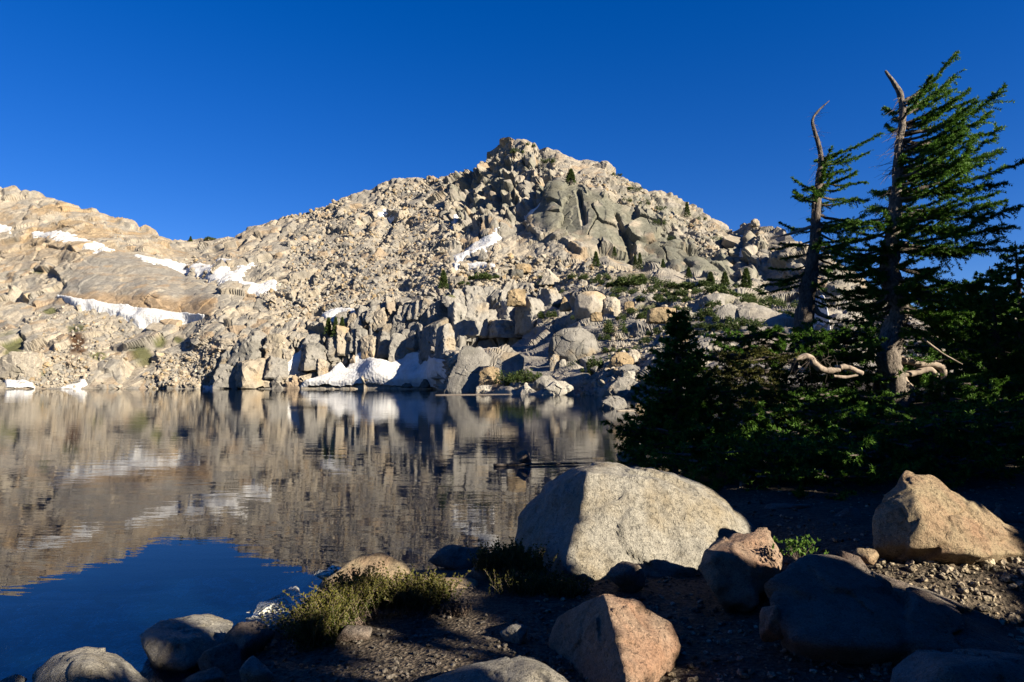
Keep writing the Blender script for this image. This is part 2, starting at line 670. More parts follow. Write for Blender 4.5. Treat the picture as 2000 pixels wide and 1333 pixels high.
# soften the base so that profile kinks do not read as creases
for _ in range(3):
    BASE[1:-1] = (BASE[:-2] + 2 * BASE[1:-1] + BASE[2:]) / 4
    BASE[:, 1:-1] = (BASE[:, :-2] + 2 * BASE[:, 1:-1] + BASE[:, 2:]) / 4
nu, ns = GU.shape
du = np.gradient(BASE, axis=0)
ds = np.gradient(BASE, axis=1)
NRM = np.cross(du, ds)
NRM /= np.linalg.norm(NRM, axis=-1)[..., None] + 1e-9
NRM[NRM[..., 1] > 0] *= -1      # towards the lake
for _ in range(6):
    NRM[1:-1] = (NRM[:-2] + 2 * NRM[1:-1] + NRM[2:]) / 4
    NRM[:, 1:-1] = (NRM[:, :-2] + 2 * NRM[:, 1:-1] + NRM[:, 2:]) / 4
NRM /= np.linalg.norm(NRM, axis=-1)[..., None]

uf, yf = GU.ravel(), GY.ravel()
P0 = BASE.reshape(-1, 3)
# where the rock breaks in which way
R_COL = region(uf, yf, [(640, 625), (700, 592), (760, 578), (880, 560), (985, 562), (1060, 575), (1040, 650), (960, 672), (880, 690), (860, 715), (640, 715), (615, 680)], 8)
R_LCL = region(uf, yf, [(425, 680), (520, 655), (630, 650), (640, 700), (560, 752), (425, 756)], 8)
R_BUT = region(uf, yf, [(1052, 352), (1110, 348), (1180, 372), (1260, 420), (1330, 468), (1420, 498), (1450, 575), (1330, 535), (1230, 512), (1130, 486), (1050, 445), (1032, 410)], 10)
R_PEAK = region(uf, yf, [(870, 345), (960, 290), (1060, 285), (1075, 340), (1040, 400), (990, 450), (900, 465), (860, 430)], 14)
R_LEFT = 1 - sstep(400, 520, uf + (yf - 600) * 0.25)
R_SLAB = region(uf, yf, [(105, 590), (150, 530), (200, 492), (280, 500), (380, 545), (425, 580), (412, 622), (300, 612), (180, 597)], 7)
R_TAL = np.maximum(region(uf, yf, [(470, 540), (640, 440), (800, 430), (880, 450), (900, 545), (760, 575), (640, 610), (560, 620)], 22),
                   region(uf, yf, [(860, 545), (900, 480), (1000, 440), (1090, 455), (1240, 510), (1300, 540), (1150, 560), (1000, 560)], 14))
R_LOW = region(uf, yf, [(1000, 800), (1000, 575), (1100, 545), (1300, 540), (1700, 570), (2600, 600), (2600, 900), (1000, 900)], 12)
R_RWALL = region(uf, yf, [(1180, 330), (1300, 375), (1420, 450), (1560, 470), (1700, 560), (1700, 600), (1450, 560), (1330, 480), (1240, 410)], 14)

warp = np.stack([fbm(P0 / 13.0 + 31.7 * s, 3, 40 + s) for s in range(3)], 1)
Q = P0 + warp * 4.0
# three generations of joint blocks
f1a, f2a, ra, va = voronoi(Q / np.array([15.0, 15.0, 17.0]), 3)
f1b, f2b, rb, vb = voronoi((P0 + warp * 2.2) / np.array([5.2, 5.2, 5.8]), 11)
f1c, f2c, rc, vc = voronoi((P0 + warp * 1.0) / np.array([2.0, 2.0, 1.7]), 23)
# upright joint columns of the cliff bands
f1d, f2d, rd, vd = voronoi((P0 + warp * np.array([1.5, 1.5, 2.5])) / np.array([4.6, 9.0, 22.0]), 31)


def blocks(F1, F2, r, v, cell, tilt, crack, cw):
    """offset and tilt of each joint block, fading into a recessed joint that is never narrower than the mesh can hold"""
    w = np.clip(row_gap * 1.7 / cell, cw, 0.5)
    e = sstep(0.0, 1.0, (F2 - F1) / w)
    return ((r[:, 0] - 0.5) * 2 + tilt * (v * (r[:, 1:4] - 0.5)).sum(1) * 2) * (0.25 + 0.75 * e) - crack * (1 - e)


row_gap = np.maximum(np.linalg.norm(ds, axis=-1).ravel(), 0.12)


def sampled(cell):
    return np.clip(cell / (3.2 * row_gap) - 0.25, 0.0, 1.0)


big = blocks(f1a, f2a, ra, va, 15.0, 1.2, 0.35, 0.05)
mid = blocks(f1b, f2b, rb, vb, 5.2, 1.3, 0.6, 0.10)
sml = blocks(f1c, f2c, rc, vc, 2.0, 1.1, 0.5, 0.2)
clm = blocks(f1d, f2d, rd, vd, 5.0, 0.7, 1.1, 0.10)
gen = 1 - np.clip(R_COL + R_BUT + R_SLAB, 0, 1)
A_big = 1.7 * gen + 1.7 * R_BUT + 1.4 * R_COL + 1.2 * R_PEAK + 0.8 * R_LCL + 0.3 * R_SLAB
A_mid = 1.0 * gen * (1 - 0.35 * R_TAL) + 0.35 * R_BUT + 0.6 * R_COL + 0.6 * R_PEAK + 0.26 * R_SLAB
A_sml = 0.42 * gen + 0.08 * R_BUT + 0.2 * R_COL + 0.03 * R_SLAB + 0.12 * R_TAL
A_clm = 2.8 * R_COL + 2.1 * R_LCL + 1.9 * R_PEAK + 0.8 * R_RWALL
solid = sstep(-0.12, 0.22, fbm(P0 / np.array([34.0, 34.0, 26.0]), 3, 88)) * (1 - 0.75 * R_TAL)
A_big = A_big * (1 + 0.8 * solid)
A_mid = A_mid * (1 - 0.35 * solid)
A_sml = A_sml * (1 - 0.7 * solid)
left_soft = 1 - 0.42 * R_LEFT
near = np.clip(P0[:, 1] / 190.0, 0.22, 1.0)        # the nearer shore is broken smaller
disp = (A_big * big * sampled(15) + A_mid * mid * left_soft * sampled(5.2) + A_sml * sml * (1 - 0.35 * R_LEFT) * sampled(2.0)) * (1 - R_LOW + R_LOW * near * 0.8) + A_clm * clm * sampled(6)
# sloping exfoliation layers on the smooth left hill
lay = P0[:, 2] * 0.9 + P0[:, 0] * 0.22 + warp[:, 0] * 5
disp += R_LEFT * 0.55 * (np.abs((lay / 7.0) % 1.0 - 0.5) * 2 - 0.5)
disp += R_SLAB * 0.7 + 0.5 * region(uf, yf, [(105, 590), (150, 530), (200, 492), (280, 500), (380, 545), (425, 580), (412, 622), (300, 612), (180, 597)], 22)
disp += fbm(P0 / 40.0, 3, 77) * 3.0 * (1 - R_LOW)
# the open book corner in the grey buttress and the gullies
for gx0, gy0, gx1, gy1, w, dep in ((1205, 420, 1232, 505, 9, 3.6), (1128, 372, 1140, 440, 8, 3.2), (1062, 350, 1020, 425, 14, 5.0), (760, 430, 735, 480, 16, 4.0),
                                   (1436, 450, 1450, 520, 9, 3.5), (690, 465, 720, 425, 12, 3.0), (905, 380, 880, 440, 12, 4.0), (985, 310, 965, 400, 9, 3.0)):
    t = np.clip(((uf - gx0) * (gx1 - gx0) + (yf - gy0) * (gy1 - gy0)) / ((gx1 - gx0) ** 2 + (gy1 - gy0) ** 2), 0, 1)
    q = (uf - gx0 - t * (gx1 - gx0)) + warp[:, 1] * 6
    e = np.hypot(q, yf - gy0 - t * (gy1 - gy0))
    disp -= dep * (1 - sstep(0.25 * w, w, e)) * np.where(q > 0, 1.0, 0.75)
edge = sstep(0.0, 0.015, GS.ravel())
NF = NRM.reshape(-1, 3).copy()
NF[:, 2] = NF[:, 2] * 0.7
NF /= np.linalg.norm(NF, axis=1)[:, None]
TERR = (P0 + NF * (disp * (0.25 + 0.75 * edge))[:, None]).reshape(nu, ns, 3)
SOFT = TERR.copy()
for _ in range(26):
    SOFT[1:-1] = (SOFT[:-2] + 2 * SOFT[1:-1] + SOFT[2:]) / 4
    SOFT[:, 1:-1] = (SOFT[:, :-2] + 2 * SOFT[:, 1:-1] + SOFT[:, 2:]) / 4

# rock colours: cream granite, grey lichened faces, rusty faces, turf
cream = np.array([0.52, 0.455, 0.36])
grey = np.array([0.36, 0.345, 0.315])
pale = np.array([0.53, 0.48, 0.40])
rust = np.array([0.50, 0.325, 0.165])
slate = np.array([0.235, 0.24, 0.195])
turf = np.array([0.11, 0.125, 0.035])
n_l = fbm(P0 / 22.0, 4, 5)
n_m = fbm(P0 / 6.0, 4, 6)
Cc = np.tile(cream, (len(P0), 1))


def blend(C, c, w):
    w = np.clip(w, 0, 1)[:, None]
    return C * (1 - w) + c * w


Cc = blend(Cc, pale, 0.8 * rb[:, 1])
Cc = blend(Cc, grey, sstep(0.36, 0.72, rb[:, 2] + 0.55 * n_l) * 0.8)
Cc = blend(Cc, grey * 0.8, sstep(0.05, 0.3, fbm(P0 / 11.0, 4, 15)) * 0.5 * (1 - 0.6 * R_LEFT))
Cc = blend(Cc, rust, sstep(0.82, 0.95, rb[:, 3] + 0.25 * n_l) * 0.45)
Cc = blend(Cc, grey * 1.02, R_COL * (0.45 + 0.5 * sstep(760, 900, uf)))
Cc = blend(Cc, rust, R_COL * (1 - sstep(720, 830, uf)) * sstep(0.5, 0.8, rd[:, 1]) * 0.5)
Cc = blend(Cc, grey * 1.05, R_LOW * (0.35 + 0.4 * sstep(0.3, 0.7, rb[:, 0])))
Cc = blend(Cc, slate, R_BUT * sstep(-0.25, 0.25, n_m + 0.5 * n_l + 0.4 - (yf - 350 - (uf - 1050) * 0.42) / 240) * 0.9)
Cc = blend(Cc, pale * 0.95, R_BUT * sstep(70, 130, yf - 350 - (uf - 1050) * 0.42) * 0.7)
Cc = blend(Cc, slate * 1.15, (R_RWALL * 0.6 + R_PEAK * 0.7) * sstep(-0.1, 0.3, n_m))  # slate rock tone, deepened on the peak to imitate its dark shadows
Cc = blend(Cc, np.array([0.52, 0.37, 0.20]), R_LEFT * sstep(560, 430, yf) * sstep(-0.15, 0.35, n_l + 0.4 * n_m) * 0.7)
Cc = blend(Cc, rust, R_SLAB * sstep(572, 590, yf - (uf - 250) * 0.03 + n_m * 14) * 0.6)
Cc = blend(Cc, grey * 1.02, R_SLAB * (1 - sstep(566, 584, yf + n_m * 8)) * sstep(-0.35, 0.3, fbm(P0 / np.array([30, 30, 3.0]), 3, 9)) * 0.85)
# water-stained dark brown seep above the left shore
Cc = blend(Cc, np.array([0.10, 0.055, 0.03]), region(uf, yf, [(140, 650), (165, 655), (170, 700), (150, 712), (135, 690)], 6) * sstep(-0.5, 0.1, n_m))
TURF = np.zeros(len(P0))
for cx, cy, rx, ry in ((20, 672, 30, 26), (65, 528, 28, 9), (152, 643, 22, 10), (82, 715, 14, 20), (190, 692, 16, 10), (308, 662, 18, 10), (275, 690, 26, 14),
                       (95, 605, 16, 6), (345, 660, 12, 6), (1160, 612, 30, 8), (1060, 620, 22, 7), (1270, 600, 40, 10), (1400, 570, 60, 14), (1330, 560, 50, 14),
                       (1480, 590, 60, 12), (1210, 660, 14, 12), (1350, 640, 40, 10), (880, 574, 22, 5), (945, 540, 24, 6), (1235, 545, 50, 10), (1290, 680, 20, 10)):
    TURF = np.maximum(TURF, 1 - sstep(0.5, 1.15, np.hypot((uf - cx) / rx, (yf - cy) / ry) + 0.45 * n_m))
TURF *= sstep(-0.5, 0.2, -disp / 2.0 + 0.3 * n_m + 0.25)
Cc = blend(Cc, turf, TURF * 0.85)
Cc *= (0.86 + 0.28 * rc[:, 1])[:, None]
Cc = np.clip(Cc * 0.41, 0.01, 0.8)

# rows under the water in front, and down the far side behind the skyline
V = TERR
front = []
for dy, dz in ((14.0, -6.0), (6.0, -2.5), (1.5, -0.6)):
    r = V[:, 0].copy()
    q = r[:, :2] / np.linalg.norm(r[:, :2], axis=1)[:, None]
    r[:, :2] -= q * dy * np.clip(r[:, 1:2] / 200, 0.2, 1)
    r[:, 2] = dz
    front.append(r)
first = V[:, :1].copy()
first[..., 2] = np.minimum(first[..., 2], -0.02)
back = []
for dy, dz in ((4, 0.2), (12, -2.0), (30, -12.0), (80, -45.0), (220, -150.0), (420, -190.0)):
    r = V[:, -1].copy()
    q = r[:, :2] / np.linalg.norm(r[:, :2], axis=1)[:, None]
    r[:, :2] += q * dy
    r[:, 2] = np.maximum(r[:, 2] + dz, -8) + fbm(r / 9.0, 3, 12) * 1.5
    back.append(r)
V = np.concatenate([np.stack(front, 1), first, V[:, 1:], np.stack(back, 1)], 1)
Cg = Cc.reshape(nu, ns, 3)
Cg = np.concatenate([np.repeat(Cg[:, :1] * 0.6, 3, 1), Cg, np.repeat(Cg[:, -1:], 6, 1)], 1)
rows = V.shape[1]
ii = (np.arange(nu - 1)[:, None] * rows + np.arange(rows - 1)[None]).ravel()
Fm = np.stack([ii, ii + rows, ii + rows + 1, ii + 1], 1)
mountain = mesh_obj('mountain', V.reshape(-1, 3), Fm, M_MOUNT, smooth=False, colors=Cg.reshape(-1, 3))
mountain['kind'] = 'structure'
mountain['label'] = 'cream and grey granite mountain with a rocky peak above the lake'


SOLID = solid.reshape(nu, ns)


def solid_at(px, py):
    a = np.clip(np.searchsorted(gu, px), 0, nu - 1)
    s = (shore_y(px) - py) / (shore_y(px) - sky_y(px))
    return SOLID[a, np.clip(np.round(s * (ns - 1)).astype(int), 0, ns - 1)]


def surf(px, py, grid=None):
    """a point of the mountain's surface near photograph pixel px, py, and its outward direction"""
    g = TERR if grid is None else grid
    a = int(np.clip(np.searchsorted(gu, px), 1, nu - 2))
    s = (shore_y(px) - py) / (shore_y(px) - sky_y(px))
    b = int(np.clip(round(s * (ns - 1)), 1, ns - 2))
    return g[a - 1:a + 2, b - 1:b + 2].reshape(-1, 3).mean(0), NRM[a, b]


# ------------------------------------------------------------------ snow patches
def snow_patch(label, poly, thick=0.9, ragged=5.0, seed=0, rise=0.0, holes=0.35, even=0):
    poly = np.array(poly, float)
    x0, y0 = poly.min(0) - 10
    x1, y1 = poly.max(0) + 10
    a0, a1 = np.searchsorted(gu, [x0, x1])
    sel = slice(max(a0, 0), min(a1 + 1, nu))
    U, Yp = GU[sel], GY[sel]
    rows_in = np.where(((Yp > y0) & (Yp < y1)).any(0))[0]
    r0, r1 = max(rows_in.min() - 1, 0), min(rows_in.max() + 2, ns)
    U, Yp = U[:, r0:r1], Yp[:, r0:r1]
    B = SOFT[sel, r0:r1].copy()
    for _ in range(even):
        B[1:-1] = (B[:-2] + B[1:-1] + B[2:]) / 3
        B[:, 1:-1] = (B[:, :-2] + B[:, 1:-1] + B[:, 2:]) / 3
    B = B.reshape(-1, 3)
    N = NRM[sel, r0:r1].reshape(-1, 3)
    d = in_poly(U.ravel(), Yp.ravel(), poly) + 1.5 + ragged * 1.5 * fbm(B / 4.0, 5, 60 + seed, 0.65)
    h = np.where(d > 0, thick * 0.5 * (1 - np.exp(-d / 3.0)), d * 0.3)
    h = h + rise * 0.3 * sstep(0, 4, d) - holes * np.clip(fbm(B / 4.0, 3, 70 + seed) - 0.1, 0, 1) * thick * 3
    h = h + 0.18 * fbm(B / 2.5, 3, 80 + seed)
    Vp = B + N * np.maximum(h, -1.0)[:, None] + np.array([0, 0, 1]) * np.maximum(h, -1.0)[:, None] * 0.5
    n1, n2 = U.shape
    ok = (d > -3).reshape(n1, n2)
    k = (np.arange(n1 - 1)[:, None] * n2 + np.arange(n2 - 1)[None])
    okf = ok[:-1, :-1] | ok[1:, :-1] | ok[:-1, 1:] | ok[1:, 1:]
    k = k[okf]
    F = np.stack([k, k + n2, k + n2 + 1, k + 1], 1)
    used, inv = np.unique(F, return_inverse=True)
    c = Vp[used].mean(0)
    o = mesh_obj('snow_patch', Vp[used] - c, inv.reshape(F.shape), M_SNOW, smooth=True)
    o.location = c
    tag(o, label, 'snow patch', 'old snow patches on the rock slopes')


snow_patch('long thin curved snow strip under the smooth rusty slab on the left hill', [(112, 578), (160, 590), (230, 602), (300, 612), (400, 617), (395, 622), (330, 627), (270, 634), (240, 622), (200, 608), (150, 600)], 1.6, 2.5, 1, 2.6, 0.0)
snow_patch('upper diagonal snow strip scattered with stones high on the left hill', [(62, 455), (110, 452), (150, 463), (190, 475), (222, 490), (200, 493), (160, 480), (110, 470), (65, 462)], 0.9, 6, 2, 0.9)
snow_patch('tiny snow remnant cut by the left picture edge on the upper hill', [(-40, 430), (0, 437), (22, 443), (18, 450), (-40, 445)], 0.8, 3, 3, 0.6)
snow_patch('broad snowfield in the hollow below the saddle', [(262, 503), (330, 508), (400, 520), (455, 530), (470, 522), (492, 516), (478, 530), (466, 548), (440, 552), (390, 538), (330, 525), (285, 514)], 1.0, 6, 4, 1.2)
snow_patch('snow tongue ending at boulders right below the saddle snowfield', [(455, 553), (500, 556), (535, 545), (545, 555), (522, 578), (495, 572), (470, 562)], 1.0, 5, 5, 1.2)
snow_patch('small flat snow remnant just above the saddle snowfield', [(422, 510), (455, 511), (452, 517), (425, 516)], 0.8, 2.5, 6, 0.8)
snow_patch('small snow patch at the water edge in the left corner of the shore', [(12, 748), (40, 747), (64, 750), (66, 760), (14, 760)], 0.9, 2, 7, 0.9, 0.0)
snow_patch('small grey snow wedge at the shore beside the first one', [(118, 756), (140, 745), (165, 738), (168, 748), (150, 758)], 0.8, 2, 8, 0.7, 0.0)
snow_patch('small snow patch on the shore left of the tall cliff block', [(392, 750), (428, 744), (427, 754), (400, 756)], 0.8, 2, 9, 0.8, 0.0)
snow_patch('shaded snow gully between two cliff blocks above the lake', [(485, 752), (520, 735), (560, 712), (590, 670), (606, 664), (602, 690), (575, 718), (540, 738), (500, 752)], 1.3, 2, 10, 1.6, 0.0)
snow_patch('large scalloped snowbank at the foot of the columnar cliff', [(588, 756), (640, 735), (664, 708), (675, 722), (700, 692), (722, 693), (740, 712), (770, 722), (800, 700), (815, 697), (866, 704), (862, 730), (850, 755), (740, 757), (640, 757)], 1.8, 1.5, 11, 4.5, 0.0, 50)
snow_patch('snow strip on the ledge above the young firs', [(630, 618), (655, 605), (685, 597), (698, 598), (690, 607), (660, 620), (640, 628)], 1.0, 3, 12, 1.6, 0.1)
snow_patch('bright snow ribbon in the talus below the peak', [(880, 500), (900, 490), (930, 478), (955, 464), (978, 455), (966, 472), (945, 492), (925, 504), (890, 510)], 1.0, 5, 13, 1.3)
snow_patch('thin snow line along the boulders below the snow ribbon', [(885, 516), (925, 514), (968, 518), (965, 526), (920, 523), (890, 522)], 0.9, 4, 14, 1.2)
snow_patch('narrow shaded snow sliver beside the grey buttress', [(1022, 414), (1030, 404), (1050, 390), (1052, 396), (1040, 412), (1028, 420)], 1.6, 1.5, 15, 3.2, 0.0)
snow_patch('few faint snow flecks under the left shoulder of the ridge', [(725, 410), (760, 404), (785, 406), (780, 413), (740, 416)], 0.7, 7, 16, 0.7)
snow_patch('shaded snow streak in the gully left of the peak cliffs', [(876, 440), (882, 415), (888, 412), (888, 430), (880, 445)], 1.0, 2, 17, 2.8, 0.0)
snow_patch('snow on top of the big sloping slab by the water', [(905, 705), (935, 678), (962, 676), (975, 686), (945, 692), (925, 700)], 0.5, 2, 18, 0.7, 0.0)
snow_patch('tiny snow patch in the notch of the right ridge', [(1432, 449), (1444, 451), (1444, 456), (1434, 455)], 0.6, 1, 19, 1.4, 0.0)
snow_patch('small snow chute below the ridge notch', [(1434, 480), (1446, 482), (1452, 490), (1442, 492)], 0.8, 1, 20, 1.6, 0.0)
snow_patch('snow remnant seen between the two trunks', [(1586, 630), (1600, 622), (1616, 632), (1622, 642), (1584, 640)], 2.5, 0.5, 21, 7.0, 0.0)

# ------------------------------------------------------------------ rock columns of the cliff band (parts of the mountain)
def hull_box(p_top, p_bot, w, d, seed, lean=0.0, lean_right=False):
    """corner points of an upright, joint-bounded rock pillar, turned at random and broken off unevenly on top"""
    r = np.random.default_rng(seed)
    p_top, p_bot = np.array(p_top), np.array(p_bot)
    hgt = p_top[2] - p_bot[2]
    yaw = r.uniform(0.05, 0.7) if lean_right else r.uniform(-0.45, 0.75)
    cy, sy_ = math.cos(yaw), math.sin(yaw)
    cut = r.uniform(-0.16, 0.16, 4)
    P = []
    for t, k in ((0.0, 1.12), (0.62, 1.0), (1.0, r.uniform(0.7, 0.92))):
        c = p_bot * (1 - t) + p_top * t
        for j, (ax, ay) in enumerate(((-1, -1), (1, -1), (1, 1), (-1, 1))):
            x, y = ax * w * 0.52 * k * r.uniform(0.85, 1.1), ay * d * 0.5 * k * r.uniform(0.85, 1.1)
            P.append(c + np.array([x * cy - y * sy_ + lean * t, x * sy_ + y * cy, (cut[j] * hgt if t == 1.0 else 0)]))
    return P


def rock_tint(seed, kind):
    c = {'cream': (0.52, 0.455, 0.36), 'grey': (0.37, 0.355, 0.325), 'stone': (0.46, 0.44, 0.40), 'pale': (0.55, 0.50, 0.42), 'tan': (0.50, 0.385, 0.24), 'dark': (0.25, 0.24, 0.21), 'white': (0.60, 0.57, 0.50)}[kind]
    return np.array(c) * 0.41 * np.random.default_rng(seed).uniform(0.92, 1.08)


def tint_rock(V, base, seed, s):
    """patchy lichen and rust over one boulder"""
    n = fbm(V / s * 2.2 + seed, 4, seed)
    C = np.tile(base, (len(V), 1))
    C = blend(C, base * np.array([0.62, 0.63, 0.62]), sstep(0.05, 0.35, n) * 0.7)
    C = blend(C, base * np.array([1.15, 0.92, 0.62]), sstep(0.1, 0.4, fbm(V / s * 1.6 - seed, 3, seed + 5)) * 0.55)
    return C


columns = [(672, 612, 690, 20), (690, 615, 684, 15), (707, 600, 692, 19), (729, 602, 700, 22), (752, 608, 694, 24), (779, 618, 720, 28), (801, 598, 690, 24),
           (826, 640, 716, 27), (852, 590, 702, 30), (871, 640, 702, 22), (838, 588, 640, 22), (815, 590, 622, 20), (897, 566, 662, 24), (923, 563, 656, 38), (955, 565, 652, 25),
           (986, 590, 656, 42), (1016, 596, 652, 22), (1040, 590, 648, 36), (975, 566, 590, 22), (1058, 566, 600, 20), (1078, 570, 608, 26),
           (452, 680, 755, 34), (500, 662, 752, 46), (538, 660, 735, 30), (612, 655, 720, 30), (632, 700, 746, 16), (648, 655, 700, 18)]
pieces = []
for k, (x, yt, yb, w) in enumerate(columns):
    if yb - yt > 62:       # tall ones are broken across by a joint
        ym = yt + (yb - yt) * (0.34 + 0.22 * ((k * 5) % 4) / 3)
        side = 0.16 * w * (1 if k % 2 else -1)
        pieces += [(x, ym, yb, w * 1.14, 0.7), (x + side, yt, ym + 5, w * 0.92, -0.5)]
    else:
        pieces.append((x, yt, yb, w, 0.0))
for k, (x, yt, yb, w, fwd) in enumerate(pieces):
    pb, nb = surf(x, yb, SOFT)
    pt, _ = surf(x, yt, SOFT)
    Y0 = 0.6 * min(pb[1], pt[1]) + 0.4 * max(pb[1], pt[1]) + 0.6 - fwd
    s = Y0 / FPX
    a, b = at(x, yt, Y0 + 1.6), at(x, yb + 6, Y0 - 0.6)
    P = hull_box(a, b, w * s * 1.12, w * s * 1.2 + 1.5, 300 + k, 0.16 * w * s * ((k * 7) % 3 - 1), x > 870)
    V, F = rock_shape(P, 4, 90, 0.03, 40 + k, 0.06, 0.06, w * s * 1.5)
    kind = 'stone' if x > 870 else 'grey' if x > 800 or k % 3 else 'cream'
    o = mesh_obj('rock_column', V, F, M_MOUNT, mountain, smooth=False, colors=tint_rock(V, rock_tint(k, kind), k, w * s * 2))

# ------------------------------------------------------------------ boulders of the far slopes one can point at
def far_boulder(name, label, x, y_base, w, h, kind, dep=1.0, Y=None, shape=None, sub=4, category='boulder', rough=0.03, facets=0.06, cracks=0.0, p=60):
    """a boulder whose base stands on the slope at photograph pixel x, y_base; w and h in pixels of the photograph"""
    q = surf(x, y_base)[0] if Y is None else at(x, y_base, Y)
    if Y is None:
        q = at(x, y_base, q[1])
    s = q[1] / FPX
    seed = int(x * 3 + y_base)
    if shape is None:
        P = blob_points((w * s, w * s * dep, h * s * 1.5), seed, 1.0, 15)
        P[:, 2] += h * s * 0.25
    else:
        P = np.array([((a - 0.5) * w * s, b * w * s * dep, c * h * s) for a, b, c in shape])
    V, F = rock_shape(P, sub, p, rough, seed % 97, facets, cracks)
    o = mesh_obj(name, V, F, M_MOUNT, smooth=False, colors=tint_rock(V, rock_tint(seed, kind), seed % 31, w * s))
    o.location = q
    tag(o, label, category)
    return o


DOME = [(0, .1, 0), (0, .0, .55), (.08, -.1, .8), (.3, -.1, .97), (.65, -.05, 1.0), (.92, .0, .82), (1.0, .0, .55), (.98, 0, .15), (.75, -.45, .25), (.35, -.5, .15), (.1, -.35, .2), (.5, -.4, .6),
        (.2, .5, .9), (.7, .5, .95), (.95, .5, .5), (.05, .5, .4), (.5, .5, -.3), (.5, -.4, -.3), (0, .2, -.3), (1, .2, -.3)]
SLAB = [(0, -.2, -.1), (.05, -.3, .1), (.35, -.1, .9), (.42, .1, 1.0), (.8, .1, .98), (1.0, .1, .75), (.95, -.3, .35), (.7, -.5, .05), (.3, -.5, -.1), (.5, .5, .8), (.95, .5, .4), (.1, .5, -.1), (.9, .5, -.2), (.6, -.5, -.2)]
WEDGE = [(0, -.3, -.1), (.35, -.2, 1.0), (.5, .1, .98), (1.0, -.2, .15), (.95, .3, -.1), (.1, .4, -.1), (.5, -.5, -.1), (.45, .4, .8), (.7, -.4, .3)]
BLOCK = [(0, -.4, -.15), (.05, -.35, .75), (.4, -.4, 1.0), (.95, -.3, .9), (1.0, -.35, -.15), (.5, -.5, .4), (.1, .4, .9), (.9, .4, 1.0), (0.02, .4, -.15), (1, .4, -.15)]
LOW = [(0, -.1, -.1), (.15, -.3, .5), (.4, -.2, .95), (.7, -.1, .9), (.9, -.2, .55), (1, 0, -.1), (.5, -.5, .1), (.3, .4, .8), (.7, .4, .8), (.5, .5, -.1), (.5, -.45, -.2)]
far_boulder('granite_outcrop', 'huge rounded grey granite dome with curved cracks above the right shore', 1120, 708, 98, 68, 'grey', 0.8, 132, DOME, 6, 'rock outcrop', 0.02, 0.02, 0.02)
far_boulder('granite_outcrop', 'big sloping grey slab rising from the water beside the large snowbank', 912, 766, 92, 90, 'grey', 0.7, 146, SLAB, 5, 'rock outcrop', 0.03, 0.035, 0.01)
far_boulder('granite_outcrop', 'second tilted grey slab leaning against the first above the orange boulder', 990, 735, 70, 48, 'grey', 0.8, 140, SLAB, 5, 'rock outcrop', 0.03, 0.04)
far_boulder('granite_outcrop', 'smooth pale slab lying on the slope above the rounded dome', 1155, 612, 66, 44, 'pale', 0.9, 186, DOME, 5, 'rock outcrop', 0.015, 0.012)
far_boulder('granite_outcrop', 'cracked light slab right of the smooth pale slab', 1195, 612, 36, 34, 'pale', 0.9, 184, DOME, 4, 'rock outcrop', 0.03, 0.05, 0.03)
far_boulder('boulder', 'tan rounded boulder perched on top of the columnar cliff', 1008, 594, 38, 29, 'tan', 0.9, 240, BLOCK)
far_boulder('boulder', 'long pale slab boulder leaning on the talus above the cliff', 1075, 556, 50, 30, 'pale', 0.7, None, WEDGE)
far_boulder('boulder', 'orange-stained boulder standing left of the big shore bush', 956, 752, 42, 34, 'tan', 0.9, 133, BLOCK)
far_boulder('boulder', 'bright white block at the water edge behind the floating log', 946, 770, 34, 17, 'white', 0.8, 127, BLOCK)
far_boulder('boulder', 'pointed pale boulder at the water right of the big shore bush', 1030, 771, 32, 24, 'white', 0.9, 118, WEDGE)
far_boulder('boulder', 'broad pale boulder with faint cracks at the water edge', 1090, 773, 72, 30, 'white', 0.7, 112, LOW, 5, cracks=0.02)
far_boulder('boulder', 'flat grey boulder lying behind the broad pale one', 1065, 757, 56, 24, 'grey', 0.8, 118, LOW)
far_boulder('boulder', 'upright egg-shaped cream boulder below the rounded dome', 1083, 724, 20, 31, 'pale', 0.9, 128, BLOCK)
far_boulder('boulder', 'small upright white stone beside the egg-shaped boulder', 1099, 724, 14, 22, 'white', 0.9, 127, BLOCK)
far_boulder('boulder', 'cream boulder with a yellow side below the right shrubs', 1212, 716, 58, 30, 'tan', 0.8, 112, LOW)
far_boulder('boulder', 'pale boulder leaning on the cream one with the yellow side', 1236, 705, 34, 24, 'pale', 0.9, 115, LOW)
far_boulder('boulder', 'flat grey boulder below the cream one with the yellow side', 1228, 731, 62, 20, 'grey', 0.8, 106, LOW)
far_boulder('boulder', 'large dark grey boulder at the water edge on the right shore', 1218, 776, 92, 40, 'grey', 0.7, 94, LOW, 5)
far_boulder('boulder', 'small pale block on the rocks above the large dark shore boulder', 1228, 742, 26, 17, 'white', 0.9, 100, BLOCK)
far_boulder('boulder', 'dome-shaped grey boulder rising alone out of the water', 1196, 799, 62, 27, 'grey', 0.9, 48.5, LOW, 5)
far_boulder('boulder', 'little yellowish stone standing in the water by the thin log', 1249, 801, 20, 13, 'tan', 0.9, 47, BLOCK)
far_boulder('boulder', 'tiny dark stone just breaking the water beside the thin log', 1229, 799, 11, 5, 'dark', 0.9, 48, LOW, 3)
far_boulder('boulder', 'wide tan block with a flat top left of the dark young conifer', 1292, 628, 58, 27, 'tan', 0.8, 136, BLOCK)
far_boulder('boulder', 'brown wedge-shaped boulder above the rounded dome', 1104, 606, 25, 27, 'tan', 0.9, 190, WEDGE)
far_boulder('boulder', 'dark boulder with one sunlit side among the right shrubs', 1441, 612, 34, 30, 'dark', 0.9, 142, WEDGE)
far_boulder('boulder', 'orange boulder among shrubs right of the light slabs', 1228, 604, 20, 15, 'tan', 0.9, 178, BLOCK)
